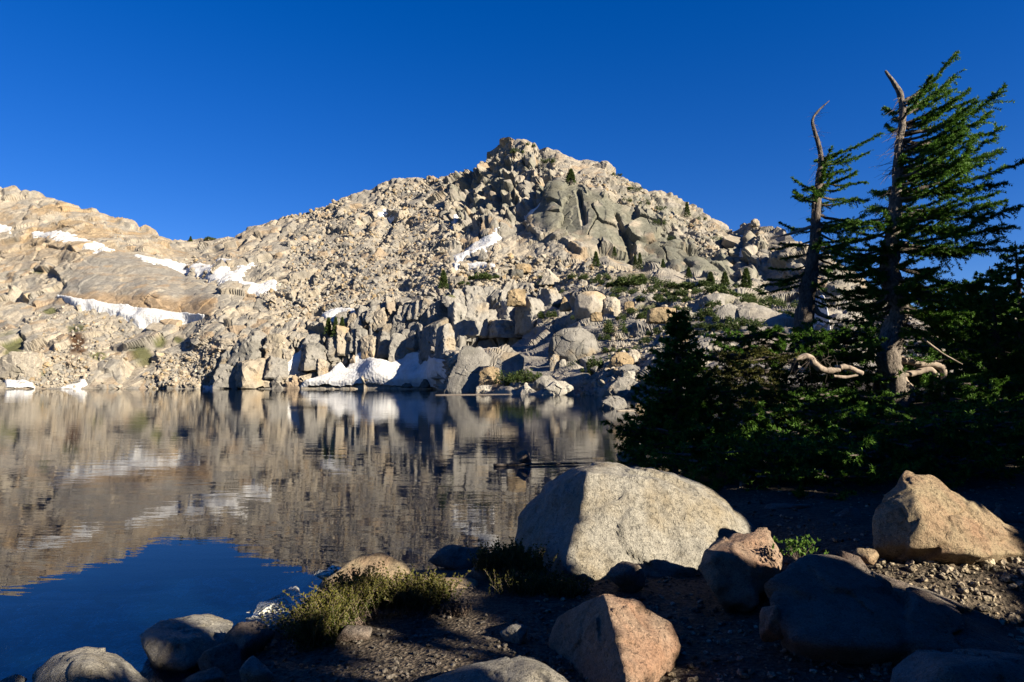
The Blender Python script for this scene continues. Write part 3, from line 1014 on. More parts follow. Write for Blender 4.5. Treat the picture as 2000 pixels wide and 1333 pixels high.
far_boulder('boulder', 'warm cream boulder on the ledge below the smooth pale slab', 1164, 626, 24, 16, 'tan', 0.9, 170, BLOCK)
far_boulder('boulder', 'large pale block at the shore near the left picture edge', 44, 732, 72, 44, 'pale', 0.7, None, BLOCK, 5)
far_boulder('boulder', 'tan flat-topped boulder below the snow line under the peak', 1022, 532, 32, 16, 'tan', 0.9, None, BLOCK)
far_boulder('boulder', 'dark sided boulder in the talus right of the snow ribbon', 1010, 541, 26, 14, 'dark', 0.9, None, BLOCK)
far_boulder('boulder', 'grey upright rock standing in the snow ribbon', 944, 508, 24, 24, 'grey', 0.9, None, WEDGE)
far_boulder('boulder', 'dark pointed rock lying on the right end of the large snowbank', 832, 756, 30, 16, 'dark', 0.8, 247, WEDGE, 3)
far_boulder('boulder', 'low dark rock at the snowbank foot left of the pointed one', 795, 757, 26, 9, 'dark', 0.8, 249, LOW, 3)
far_boulder('boulder', 'rounded block topping the ridge notch on the right skyline', 1474, 441, 22, 14, 'cream', 0.9, None, LOW)

LANDMARKS = [(1120, 675, 'rounded grey dome'), (1155, 592, 'smooth pale slab'), (1008, 580, 'tan perched boulder'), (1075, 542, 'long leaning pale slab'), (1212, 700, 'yellow-sided cream boulder'),
             (1218, 758, 'large dark shore boulder'), (1292, 615, 'wide tan flat-topped block'), (1441, 598, 'half-sunlit dark boulder'), (1228, 597, 'orange boulder among shrubs'), (44, 710, 'large pale edge block'),
             (944, 497, 'grey snow-ribbon rock'), (925, 520, 'thin snow line'), (866, 548, 'bushy cliff-top fir'), (655, 640, 'young firs by the ledge snow'), (664, 612, 'snow strip on the ledge'),
             (1164, 508, 'fir at the buttress foot'), (1245, 512, 'two slim firs'), (1295, 515, 'tiny lone fir'), (1416, 550, 'broad fir at the right wall'), (1228, 549, 'wide dark bush row'), (945, 538, 'low bush on the ledge'),
             (1200, 634, 'upright bush beside the dome'), (1262, 583, 'flat bush among boulders'), (1390, 607, 'round bush'), (141, 748, 'grey snow wedge on the shore'), (410, 751, 'cliff-block snow patch'), (152, 685, 'dark brown seep'),
             (308, 662, 'turf patch on the left shore'), (500, 563, 'snow tongue'), (760, 450, 'dark ridge gully'), (700, 520, 'rubble field centre'), (800, 560, 'rim of the columnar cliff'), (590, 590, 'left cliff rim'),
             (1350, 558, 'left end of the wall thicket'), (1104, 592, 'brown wedge boulder'), (1022, 523, 'tan talus boulder'), (1120, 540, 'small talus bush'), (840, 500, 'talus left of the snow ribbon'), (250, 700, 'ledges under the snow strip')]
label_count = {}


def placed_label(size, kind, noun, x, y):
    dist = [math.hypot(x - a, (y - b) * 1.3) for a, b, _ in LANDMARKS]
    k = int(np.argmin(dist))
    a, b, name = LANDMARKS[k]
    dx, dy = x - a, (y - b) * 1.3
    how = ('right of' if dx > 0 else 'left of') if abs(dx) > abs(dy) else ('below' if dy > 0 else 'above')
    near = 'just ' if dist[k] < 20 else 'slightly ' if dist[k] < 42 else 'farther '
    return f'{size} {kind} {noun} {near}{how} the {name}'


# scattered boulders: prototypes shared by many
protos = {}
for kind in ('cream', 'grey', 'pale', 'tan'):
    protos[kind] = []
    for j in range(5):
        sd = 500 + j * 13 + len(kind)
        P = blob_points((1.1, 0.95, 0.9), sd, 1.0, 8 + j % 3)
        V, F = rock_shape(P, 3, 90, 0.025, sd % 91, 0.05)
        o = mesh_obj('boulder', V, F, M_MOUNT, smooth=False, colors=tint_rock(V, rock_tint(sd, kind), sd % 17, 1.0))
        protos[kind].append(o.data)
        bpy.data.objects.remove(o)

ZONES = [  # polygon, how many, size range in pixels, label stem, group
    ([(1000, 640), (1010, 565), (1120, 550), (1300, 560), (1420, 600), (1420, 650), (1260, 700), (1180, 700), (1180, 630), (1060, 640)], 95, (10, 26),
     'boulder', 'boulders on the shrubby right slope'),
    ([(870, 545), (900, 520), (1000, 500), (1090, 500), (1240, 530), (1120, 555), (1000, 560), (880, 562)], 60, (10, 26),
     'talus block', 'talus blocks below the peak'),
    ([(500, 560), (640, 520), (800, 490), (880, 470), (880, 550), (760, 580), (640, 610), (540, 640)], 75, (9, 22),
     'rubble block', 'rubble blocks above the columnar cliff'),
    ([(1120, 775), (1140, 720), (1270, 690), (1300, 700), (1300, 770), (1250, 772)], 26, (12, 32),
     'shore boulder', 'boulders piled on the right shore'),
    ([(60, 756), (60, 700), (200, 690), (420, 690), (425, 757)], 34, (9, 24),
     'shore boulder', 'boulders on the left shore'),
]
words_kind = {'cream': 'cream', 'grey': 'grey', 'pale': 'pale', 'tan': 'tan'}
R = random.Random(5)
for poly, n, (s0, s1), stem_, grp in ZONES:
    pl = np.array(poly, float)
    c = 0
    while c < n:
        x, y = R.uniform(pl[:, 0].min(), pl[:, 0].max()), R.uniform(pl[:, 1].min(), pl[:, 1].max())
        if in_poly(np.array([x]), np.array([y]), pl)[0] < 0:
            continue
        q, nn = surf(x, y)
        wpx = s0 + (s1 - s0) * R.random() ** 2.2
        s = q[1] / FPX * wpx
        kind = R.choices(['cream', 'grey', 'pale', 'tan'], [4, 3, 4, 1.3])[0]
        size = 'big' if wpx > s0 * 1.7 else 'medium-sized' if wpx > s0 * 1.25 else 'small'
        o = bpy.data.objects.new('boulder', R.choice(protos[kind]))
        COL.objects.link(o)
        o.location = q + np.array([0, 0, s * 0.12])
        zs = R.uniform(0.55, 1.1)
        o.scale = (s * R.uniform(0.85, 1.2), s * R.uniform(0.8, 1.2), s * zs)
        size += ' flat' if zs < 0.73 else ' upright' if zs > 0.93 else ''
        o.rotation_euler = (R.uniform(-.5, .5), R.uniform(-.5, .5), R.uniform(0, 6.28))
        tag(o, placed_label(size, kind, stem_, x, y), 'boulder', grp)
        c += 1

# the uncountable rubble between them
parts, tints = [], []
d1, f1_ = ico(1)
rr = np.random.default_rng(21)
STONE_ZONES = [(z[0], m, a) for z, m, a in zip(ZONES, (1500, 1100, 1700, 330, 900), ((3, 9), (3, 9), (3, 8), (4, 11), (3, 9)))]
STONE_ZONES += [([(640, 430), (800, 400), (900, 440), (900, 480), (700, 500), (560, 540), (560, 480)], 1100, (3, 8)), ([(200, 440), (350, 480), (480, 560), (420, 600), (380, 540), (220, 470)], 400, (3, 8)),
                ([(1250, 540), (1420, 560), (1600, 620), (1560, 650), (1400, 610), (1260, 580)], 400, (3, 9)), ([(0, 640), (110, 600), (400, 640), (420, 700), (0, 750)], 500, (3, 7)),
                ([(560, 420), (740, 362), (900, 345), (870, 420), (700, 440), (560, 470)], 800, (3, 8)), ([(1120, 320), (1240, 362), (1400, 440), (1420, 520), (1300, 450), (1180, 370)], 700, (3, 8))]
for poly, n, (s0, s1) in STONE_ZONES:
    pl = np.array(poly, float)
    x = rr.uniform(pl[:, 0].min(), pl[:, 0].max(), n * 3)
    y = rr.uniform(pl[:, 1].min(), pl[:, 1].max(), n * 3)
    ok = (in_poly(x, y, pl) > 0) & (solid_at(x, y) < 0.15 + 0.75 * rr.random(n * 3))
    x, y = x[ok][:n], y[ok][:n]
    for k in range(len(x)):
        q, _ = surf(x[k], y[k])
        s = q[1] / FPX * (s0 + 1.5 * (s1 - s0) * rr.random() ** 3.2)
        M = rr.normal(size=(3, 3))
        M, _r = np.linalg.qr(M)
        V = np.clip(d1 * 1.32 + 0.12 * rr.normal(size=d1.shape), -1, 1) * np.array([1, rr.uniform(.6, .95), rr.uniform(.45, .8)]) * s * 0.5
        parts.append(V @ M.T + q + np.array([0, 0, s * 0.1]))
        tints.append(rock_tint(k, ('cream', 'pale', 'grey', 'cream', 'tan')[k % 5 if k % 15 else 4 % 5] if k % 5 != 4 or k % 3 == 0 else 'cream') * rr.uniform(0.85, 1.15))
nV = len(d1)
Vr = np.vstack(parts)
Fr = (f1_[None] + (np.arange(len(parts)) * nV)[:, None, None]).reshape(-1, 3)
rubble = mesh_obj('talus_rubble', Vr, Fr, M_MOUNT, colors=np.repeat(np.array(tints), nV, 0))
rubble['kind'] = 'stuff'
rubble['label'] = 'small granite rubble covering the talus slopes'

# ------------------------------------------------------------------ firs and shrubs of the far slopes
def needles(P, D, L, W, K, seed, spread=0.9, shade=None):
    """K narrow leaf-sized faces round each twig point P growing along D"""
    r = np.random.default_rng(seed)
    n = len(P)
    P = np.repeat(P, K, 0)
    D = np.repeat(D, K, 0)
    q = r.normal(size=(n * K, 3))
    q -= D * (q * D).sum(1)[:, None]
    q /= np.linalg.norm(q, axis=1)[:, None] + 1e-9
    d = D * r.uniform(0.35, 1.0, (n * K, 1)) + q * spread * r.uniform(0.5, 1.0, (n * K, 1))
    d /= np.linalg.norm(d, axis=1)[:, None]
    side = np.cross(d, r.normal(size=(n * K, 3)))
    side /= np.linalg.norm(side, axis=1)[:, None] + 1e-9
    L = (np.repeat(L, K) if np.ndim(L) else L) * r.uniform(0.7, 1.25, n * K)
    Wd = (np.repeat(W, K) if np.ndim(W) else W) * r.uniform(0.7, 1.2, n * K)
    a = P - side * (Wd * 0.72)[:, None]
    b = P + side * (Wd * 0.72)[:, None] + d * (L * 0.25)[:, None]
    V = np.stack([a, b, P + d * L[:, None]], 1).reshape(-1, 3)
    F = np.arange(n * K * 3).reshape(-1, 3)
    sh = r.random(n * K) if shade is None else np.clip(np.repeat(shade, K) + r.normal(0, 0.18, n * K), 0, 1)
    return V, F, np.repeat(sh, 3)


def fir_crown(h, w, seed, n=420, L=0.35):
    r = np.random.default_rng(seed)
    t = r.random(n) ** 0.75
    z = h * (0.08 + 0.92 * t)
    layer = 0.75 + 0.25 * np.sin(z / h * 38 + seed)
    rad = w * 0.5 * (1 - t) ** 0.8 * r.uniform(0.25, 1.0, n) ** 0.6 * layer + 0.02
    a = r.uniform(0, 6.283, n)
    P = np.stack([rad * np.cos(a), rad * np.sin(a), z - rad * 0.25], 1)
    D = np.stack([np.cos(a), np.sin(a), 0.2 + 0 * a], 1)
    D /= np.linalg.norm(D, axis=1)[:, None]
    return needles(P, D, L, L * 0.35, 5, seed, 0.8)


def shrub_crown(w, d, h, seed, n=260, L=0.3):
    """several uneven lumps of foliage side by side"""
    r = np.random.default_rng(seed)
    Ps, Ds = [], []
    for j in range(7):
        m = n // 5
        q = r.normal(size=(m, 3))
        q /= np.linalg.norm(q, axis=1)[:, None]
        q[:, 2] = np.abs(q[:, 2])
        c = np.array([r.uniform(-.42, .42) * w, r.uniform(-.4, .4) * d, r.uniform(-0.1, 0.12) * h])
        k = r.uniform(0.3, 0.62) * (1 - 0.5 * abs(c[0]) / (w * .5 + 1e-6))
        Ps.append(c + q * r.uniform(0.5, 1.05, (m, 1)) * np.array([w * 0.36, d * 0.36, h]) * np.array([k, k, k * 1.35]) * 1.2)
        Ds.append(q * np.array([1, 1, 0.6]) + np.array([0, 0, 0.9]))
    P, D = np.vstack(Ps), np.vstack(Ds)
    D /= np.linalg.norm(D, axis=1)[:, None]
    return needles(P, D, L * 0.8, L * 0.3, 5, seed, 0.9)


firs = [(866, 565, 26, 36, 'bushy young fir on the ledge above the columnar cliff'), (641, 655, 20, 34, 'left of the young firs beside the ledge snow strip'), (655, 660, 18, 40, 'middle one of the young firs beside the ledge snow strip'),
        (668, 648, 16, 28, 'right of the young firs beside the ledge snow strip'), (1115, 357, 26, 26, 'dark fir high on the ridge just right of the peak'), (1164, 522, 20, 30, 'small fir at the foot of the grey buttress'),
        (1250, 528, 16, 34, 'taller of two slim firs below the buttress foot'), (1241, 526, 13, 26, 'shorter of two slim firs below the buttress foot'), (1295, 524, 12, 18, 'tiny lone fir against the pale wall right of the slim firs'),
        (1388, 558, 24, 26, 'dark fir at the base of the right wall'), (1416, 566, 26, 34, 'broad fir right of the dark one at the right wall'), (1458, 572, 34, 46, 'tallest fir group leader at the foot of the right wall'),
        (1342, 425, 16, 30, 'dark fir on the right ridge skyline slope'), (1200, 502, 12, 20, 'thin fir left of the slim pair below the buttress'), (372, 474, 10, 12, 'tiny fir on the saddle skyline'), (1345, 545, 18, 22, 'small fir left of the right wall firs')]
for k, (x, y, w, h, lab) in enumerate(firs):
    q, _ = surf(x, y)
    q = at(x, y, q[1] - 0.6)
    s = q[1] / FPX
    t = thing('fir_tree', lab if 'fir' in lab.split(' ')[:4] else lab, 'fir tree', q)
    Vt, Ft = tube([(0, 0, -h * s * 0.15), (0, 0, h * s * 0.5), (0, 0, h * s * 0.97)], [w * s * 0.06, w * s * 0.04, 0.01], 5)
    mesh_obj('trunk', Vt, Ft, M_BARK, t)
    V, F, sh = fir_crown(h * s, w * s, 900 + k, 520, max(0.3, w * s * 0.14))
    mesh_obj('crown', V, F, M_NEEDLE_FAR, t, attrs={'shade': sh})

shrubs = [(985, 755, 46, 40, 'largest dark green bush on the shore behind the white block'), (1032, 748, 52, 32, 'dark green bush joined to the right of the largest shore bush'), (1172, 722, 52, 36, 'dense bush right of the rounded dome'),
          (1120, 732, 32, 28, 'bush at the foot of the rounded dome'), (945, 546, 50, 18, 'low bush on the ledge above the tan perched boulder'), (1072, 622, 34, 24, 'low bush below the brown wedge boulder'),
          (1100, 575, 16, 14, 'small bush left of the smooth pale slab'), (1200, 650, 40, 36, 'upright bush right of the rounded dome top'), (1228, 560, 70, 24, 'wide dark bush row below the small buttress fir'),
          (1262, 556, 50, 26, 'dark bush right of the wide bush row'), (1300, 562, 40, 18, 'low bush under the tiny lone fir'), (1350, 566, 60, 20, 'green bush at the left end of the wall thicket'),
          (1400, 580, 70, 24, 'broad green bush in the middle of the wall thicket'), (1450, 590, 60, 24, 'green bush at the right end of the wall thicket'), (1262, 590, 50, 16, 'flat bush among boulders right of the orange boulder'),
          (1390, 618, 40, 24, 'round bush left of the dark sunlit boulder'), (1470, 615, 50, 30, 'bush behind the left trunk'), (1258, 625, 34, 18, 'bush under the wide tan block'), (1240, 690, 50, 18, 'low bush above the cream boulder with yellow side'),
          (1330, 655, 44, 22, 'reddish green bush right of the young conifer top'), (1420, 645, 60, 24, 'spreading bush on the slabs behind the low pines'), (1060, 545, 20, 12, 'tiny bush in the talus below the peak'),
          (1120, 545, 26, 14, 'small bush in the talus right of the long pale slab'), (1070, 318, 24, 12, 'low bush near the peak top'), (1010, 300, 22, 12, 'low bush on the summit rocks'), (1240, 372, 26, 12, 'low bush on the upper right ridge'),
          (1288, 440, 22, 20, 'bush in a crack of the right wall'), (1260, 400, 18, 14, 'small bush on the upper buttress edge'), (1180, 545, 30, 16, 'bush left of the wide dark bush row'), (1332, 610, 36, 16, 'low bush right of the wide tan block'),
          (408, 470, 26, 8, 'low bush on the saddle skyline right of the tiny fir'), (1500, 600, 50, 30, 'bush between wall thicket and left trunk'), (1150, 575, 20, 12, 'small bush above the smooth pale slab'), (1320, 580, 50, 16, 'bush patch below the wall thicket')]
for k, (x, y, w, h, lab) in enumerate(shrubs):
    q, _ = surf(x, y)
    if y > 700:
        q = at(x, y, {985: 128, 1032: 123, 1172: 121, 1120: 126}.get(x, q[1]))
    else:
        q = at(x, y, q[1] - 0.4)
    s = q[1] / FPX
    t = thing('shrub', lab, 'shrub', q, 'shrubs on the far slopes')
    V, F, sh = shrub_crown(w * s * 1.25, w * s * 1.1, h * s, 950 + k, 420 if w > 30 else 260, max(0.28, w * s * 0.09))
    mesh_obj('foliage', V, F, M_NEEDLE_FAR, t, attrs={'shade': sh})
    sv = [tube([(0.04 * w * s * math.cos(a), 0.04 * w * s * math.sin(a), -0.2), (w * s * 0.28 * math.cos(a), w * s * 0.2 * math.sin(a), h * s * 0.55)], [0.05, 0.02], 4) for a in (0.3, 1.8, 3.2, 4.6)]
    Vs, Fs = join(sv)
    mesh_obj('stem', Vs, Fs, M_BARK, t)

more = [(1050, 560, 14, 8), (1085, 600, 20, 12), (1130, 625, 24, 12), (1145, 545, 26, 12), (1168, 555, 30, 14), (1195, 585, 26, 12), (1210, 572, 30, 14), (1216, 625, 22, 14), (1238, 612, 26, 12), (1245, 575, 30, 14),
        (1270, 612, 24, 14), (1275, 655, 34, 16), (1282, 572, 36, 16), (1300, 645, 24, 14), (1310, 590, 40, 14), (1340, 595, 40, 16), (1355, 628, 34, 16), (1365, 582, 40, 18), (1375, 642, 34, 16), (1385, 570, 44, 18),
        (1400, 600, 36, 14), (1412, 628, 36, 18), (1425, 586, 48, 18), (1440, 572, 40, 18), (1446, 636, 36, 18), (1465, 596, 44, 20), (1478, 640, 40, 20), (1480, 580, 40, 20), (1510, 620, 40, 22), (1530, 606, 40, 22),
        (1180, 664, 20, 14), (1190, 690, 26, 14), (1265, 672, 30, 14), (1150, 730, 26, 16), (1035, 610, 14, 9), (905, 556, 22, 8), (1225, 395, 16, 9), (1310, 470, 14, 12), (1290, 410, 18, 9), (1205, 345, 18, 8), (1035, 285, 16, 7), (1370, 430, 16, 10), (1400, 470, 16, 12)]
for k, (x, y, w, h) in enumerate(more):
    q, _ = surf(x, y)
    q = at(x, y, q[1] - 0.5)
    s = q[1] / FPX
    word = 'tiny' if w < 18 else 'small' if w < 25 else 'medium-sized' if w < 36 else 'wide'
    t = thing('shrub', placed_label(word, 'green', 'bush', x, y), 'shrub', q, 'shrubs on the far slopes')
    V, F, sh = shrub_crown(w * s * 1.3, w * s * 1.2, h * s * 1.2, 1200 + k, 300, max(0.26, w * s * 0.09))
    mesh_obj('foliage', V, F, M_NEEDLE_FAR, t, attrs={'shade': sh})

# driftwood
def log(label, x0, y0, x1, y1, wpx, z=0.02, bend=0.0, bark=M_LOG):
    a, b = at_z(x0, y0, z), at_z(x1, y1, z)
    n = 14
    t = np.linspace(0, 1, n)[:, None]
    P = a * (1 - t) + b * t
    P[:, 2] += bend * np.sin(t[:, 0] * 5) * 0.1
    r = 0.5 * wpx * a[1] / FPX
    V, F = tube(P - a, np.linspace(r, r * 0.6, n), 8, True, 0.25, 3)
    o = mesh_obj('driftwood_log', V, F, bark, smooth=True)
    o.location = a
    tag(o, label, 'log')


log('long pale log floating in front of the white shore block', 850, 772, 1000, 770.5, 3.0, 0.02, 0.0, M_BARK)
log('thin pale log lying in the water right of the domed boulder', 1205, 803, 1290, 801, 4, 0.02)
log('log toned dark for shade, floating on the lake behind the biggest foreground boulder', 964, 909, 1130, 905, 6, 0.03, 0.0, M_BARK)  # the darker bark material stands in for shade on this log

# ------------------------------------------------------------------ the near bank, lake bed and water
LAND = [(-2.3, -14), (-2.1, 2.5), (-1.95, 3.8), (-1.67, 4.75), (-1.6, 6.0), (-0.3, 6.45), (0.2, 7.0), (1.2, 7.5), (2.3, 9.5), (3.5, 13), (3.9, 16), (5.0, 22), (6.2, 30), (10.5, 46), (20, 90), (26, 130), (90, 130), (90, -14)]


def ground_z(x, y):
    x, y = np.asarray(x, float), np.asarray(y, float)
    s = in_poly(x.ravel(), y.ravel(), LAND).reshape(x.shape)
    P = np.stack([x.ravel(), y.ravel(), 0 * x.ravel()], 1)
    n = fbm(P * 1.1, 4, 201).reshape(x.shape)
    n2 = fbm(P * 7.0, 3, 205).reshape(x.shape)
    sp = np.maximum(s, 0)
    land = 0.11 * (1 - np.exp(-sp / 0.4)) + 0.012 * sp + 0.30 * sstep(4.1, 4.8, y) * sstep(1.4, 3.0, x) + 0.85 * sstep(8, 13, y) * sstep(0.8, 4.5, sp) + 0.04 * np.maximum(sp - 4, 0) * sstep(6, 9, y)
    land = land + (0.05 * n + 0.015 * n2) * sstep(0, 0.6, sp)
    sn = np.minimum(s, 0)
    bed = np.maximum(-0.55 * (1 - np.exp(sn / 1.2)) + 0.12 * sn, -4.5) + 0.09 * n * sstep(0, 0.8, -sn)
    return np.where(s > 0, land, bed), s


az = np.radians(np.concatenate([np.linspace(-62, 62, 330), np.linspace(62, 298, 40)[1:-1]]))
rr_ = np.geomspace(0.45, 75, 185)
AZ, RR = np.meshgrid(az, rr_, indexing='ij')
gx, gy = RR * np.sin(AZ), RR * np.cos(AZ)
gz, gs_ = ground_z(gx, gy)
Vn = np.stack([gx, gy, gz], -1).reshape(-1, 3)
na, nr = AZ.shape
ia = np.arange(na)[:, None]
ir = np.arange(nr - 1)[None]
ja = (ia + 1) % na
Fn = np.stack([ia * nr + ir, ia * nr + ir + 1, ja * nr + ir + 1, ja * nr + ir], -1).reshape(-1, 4)
gsf = gs_.ravel()
nn = fbm(Vn * 3.0, 4, 210)
soil = np.array([0.05, 0.04, 0.03])
Cn = np.tile(soil, (len(Vn), 1)) * (1 + 0.35 * nn)[:, None]
Cn = blend(Cn, np.array([0.20, 0.175, 0.11]), sstep(0.0, -0.5, gsf))
Cn = blend(Cn, np.array([0.022, 0.018, 0.013]), sstep(7.5, 9.5, Vn[:, 1]) * sstep(0, 1, gsf) * 0.8)  # ground beneath the bank conifers painted darker for their deep shade


def mat_ground():
    m = NT('gritty_granite_sand')
    co = m.coord()
    t = m.attr('tint')
    v = m.voro(co, 42.0, out='Color')
    sep = m.n('ShaderNodeSeparateColor')
    m.t.links.new(v, sep.inputs[0])
    c = m.mix(1.0, t, m.ramp(sep.outputs[0], (0.0, 0.45), (0.5, 1.0), (1.0, 1.9)), 'MULTIPLY')
    c = m.mix(1.0, c, m.ramp(m.noise(co, 120.0, 3, 0.7), (0.3, 0.6), (0.7, 1.4)), 'MULTIPLY')
    h = m.math('ADD', m.voro(co, 42.0), m.noise(co, 30.0, 6, 0.7))
    return m.surf(c, 0.9, m.bump(h, 0.8, 0.02), 0.2)


M_GROUND = mat_ground()
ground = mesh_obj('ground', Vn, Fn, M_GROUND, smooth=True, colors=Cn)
ground['kind'] = 'structure'
ground['label'] = 'gravelly near bank and shallow lake bed in shade'
bed = mesh_obj('lake_bed', [(-700, -80, -5.5), (600, -80, -5.5), (600, 420, -5.5), (-700, 420, -5.5)], [[0, 1, 2, 3]], mat_simple('deep_lake_mud', (0.10, 0.09, 0.055), (0.15, 0.135, 0.085), 0.3))
bed['kind'] = 'structure'
lake = mesh_obj('lake_water', [(-700, -80, 0), (600, -80, 0), (600, 420, 0), (-700, 420, 0)], [[0, 1, 2, 3]], M_WATER)
lake['kind'] = 'structure'
lake['label'] = 'calm rippled lake reflecting the mountain'

# ------------------------------------------------------------------ foreground boulders
M_G1 = mat_granite('pale_granite', (0.23, 0.22, 0.195), (0.20, 0.165, 0.11), 0.3, 0.4)
M_G2 = mat_granite('rusty_granite', (0.24, 0.185, 0.14), (0.22, 0.115, 0.07), 0.8, 0.35)
M_G3 = mat_granite('ochre_granite', (0.235, 0.19, 0.125), (0.20, 0.11, 0.07), 0.5, 0.4)
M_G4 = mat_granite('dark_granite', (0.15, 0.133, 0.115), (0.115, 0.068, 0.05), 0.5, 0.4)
M_G5 = mat_granite('grey_granite', (0.19, 0.18, 0.16), (0.15, 0.13, 0.1), 0.3, 0.35)
FG = []           # world geometry the sun patches fall on


def near_rock(name, label, pts, mat, sub=5, p=26, rough=0.03, facets=0.03, cracks=0.0, seed=1, category='boulder', group=None):
    P = np.array([at(x, y, Y) if len(e) == 3 else e[:3] for e in pts for (x, y, Y) in [e[:3]]])
    c = P.mean(0)
    V, F = rock_shape(P, sub, p, rough, seed, facets, cracks)
    FG.append((V, F))
    o = mesh_obj(name, V - c, F, mat, smooth=True)
    o.location = c
    return tag(o, label, category, group)


near_rock('boulder', 'largest pale granite boulder with a bright broken face at the lake edge',
          [(1128, 910, 6.5), (1190, 899, 6.5), (1320, 917, 6.6), (1394, 953, 6.55), (1480, 1032, 6.45), (1058, 950, 6.7), (1015, 1005, 6.6), (1008, 1060, 6.5),
           (1150, 926, 5.92), (1104, 1105, 5.42), (1180, 1145, 5.42), (1300, 1135, 5.55), (1386, 1090, 5.7), (1382, 985, 6.05), (1476, 1075, 6.2), (1290, 935, 6.05),
           (1150, 940, 7.4), (1350, 950, 7.4), (1450, 1020, 7.1), (1040, 1040, 7.2), (1100, 1250, 5.9), (1400, 1220, 6.0), (1250, 1200, 6.9)], M_G1, 6, 150, 0.05, 0.03, 0.0, 3)
near_rock('boulder', 'half-lit rock with an orange sunlit right face in front of the largest boulder',
          [(1180, 1160, 3.95), (1245, 1172, 4.0), (1312, 1215, 3.95), (1333, 1262, 3.85), (1305, 1308, 3.68), (1258, 1350, 3.45), (1188, 1185, 3.78), (1230, 1345, 3.25),
           (1092, 1205, 4.25), (1068, 1262, 4.15), (1078, 1330, 3.95), (1150, 1390, 3.6), (1185, 1180, 4.5), (1290, 1235, 4.5), (1110, 1240, 4.5), (1150, 1430, 3.7), (1280, 1430, 3.8)], M_G2, 6, 110, 0.03, 0.03, 0.0, 5)
near_rock('boulder', 'ochre boulder with reddish patches and a split upper left corner on the right bank',
          [(1700, 1012, 4.95), (1704, 1068, 4.85), (1776, 928, 5.15), (1818, 936, 5.2), (1850, 954, 5.2), (1740, 960, 5.1), (1932, 997, 5.2), (2010, 1052, 5.1), (2010, 1085, 4.9), (1788, 978, 4.78), (1800, 1035, 4.66), (1905, 1082, 4.62), (1780, 1074, 4.7),
           (1800, 965, 5.9), (1950, 1020, 5.9), (1720, 1120, 5.1), (2000, 1130, 5.2)], M_G3, 6, 90, 0.045, 0.045, 0.015, 7)
near_rock('boulder', 'speckled rock with a flat sunlit top touching the largest boulder',
          [(1388, 1066, 4.95), (1432, 1042, 5.1), (1500, 1034, 5.1), (1529, 1090, 4.95), (1480, 1104, 4.65), (1395, 1086, 4.66), (1368, 1110, 4.75), (1400, 1168, 4.5), (1470, 1184, 4.5), (1518, 1135, 4.75), (1420, 1090, 5.5), (1510, 1100, 5.5), (1440, 1230, 4.9)], M_G2, 5, 80, 0.04, 0.05, 0.0, 9)
near_rock('boulder', 'long dark reddish boulder lying in shade across the right foreground',
          [(1565, 1078, 4.5), (1640, 1084, 4.55), (1700, 1118, 4.45), (1800, 1150, 4.35), (1900, 1198, 4.25), (2020, 1250, 4.15), (1490, 1160, 4.1), (1500, 1205, 3.9), (1550, 1245, 3.75), (1620, 1262, 3.68), (1800, 1260, 3.66), (2020, 1310, 3.66),
           (1600, 1120, 5.0), (1900, 1220, 4.9), (2050, 1280, 4.7), (1560, 1350, 4.1), (2000, 1400, 4.0)], M_G4, 6, 100, 0.045, 0.05, 0.01, 11)
near_rock('boulder', 'shaded pale rock cut by the bottom edge beside the half-lit rock',
          [(795, 1345, 3.4), (900, 1302, 3.5), (1018, 1278, 3.6), (1062, 1290, 3.6), (1130, 1345, 3.45), (1040, 1310, 3.3), (1000, 1420, 3.05), (820, 1420, 3.1), (1120, 1420, 3.2), (900, 1330, 3.9), (1060, 1320, 3.9)], M_G5, 5, 28, 0.03, 0.03, 0.0, 13)
near_rock('boulder', 'low dark rock cut by the bottom right corner',
          [(1738, 1305, 3.5), (1775, 1266, 3.6), (1900, 1266, 3.6), (2030, 1285, 3.5), (2030, 1420, 3.05), (1735, 1420, 3.1), (1800, 1300, 4.0), (2000, 1310, 4.0), (1850, 1300, 3.2)], M_G5, 5, 26, 0.035, 0.03, 0.0, 15)
near_rock('boulder', 'pale boulder standing in the water at the bottom left corner',
          [(62, 1312, 3.85), (100, 1276, 3.98), (170, 1262, 4.05), (232, 1278, 4.05), (292, 1330, 3.95), (58, 1370, 3.7), (180, 1420, 3.5), (300, 1380, 3.75), (90, 1330, 4.5), (230, 1330, 4.5), (170, 1300, 3.65)], M_G1, 5, 45, 0.035, 0.035, 0.0, 17)
near_rock('boulder', 'flat-topped boulder in the water with a sunlit top and black side',
          [(274, 1238, 4.35), (312, 1214, 4.55), (408, 1197, 4.75), (457, 1214, 4.75), (452, 1245, 4.5), (372, 1305, 4.02), (300, 1298, 4.08), (278, 1265, 4.2), (350, 1222, 5.0), (440, 1240, 5.0), (330, 1345, 4.3), (430, 1300, 4.6), (365, 1252, 4.12), (300, 1244, 4.2)], M_G1, 5, 60, 0.035, 0.04, 0.0, 19)
near_rock('boulder', 'pinkish boulder rising behind the heather clump at the shore',
          [(615, 1145, 5.45), (680, 1096, 5.75), (742, 1077, 5.9), (792, 1098, 5.9), (812, 1135, 5.7), (720, 1165, 5.3), (640, 1165, 5.3), (700, 1120, 6.3), (790, 1130, 6.3), (740, 1215, 5.6)], M_G3, 5, 24, 0.03, 0.03, 0.0, 21)
near_rock('boulder', 'low flat tan rock right of the heather clump',
          [(775, 1132, 5.35), (850, 1125, 5.5), (930, 1130, 5.5), (938, 1147, 5.35), (885, 1182, 5.05), (800, 1185, 5.0), (830, 1150, 5.9), (930, 1150, 5.9), (860, 1230, 5.2)], M_G3, 5, 22, 0.03, 0.03, 0.0, 23)
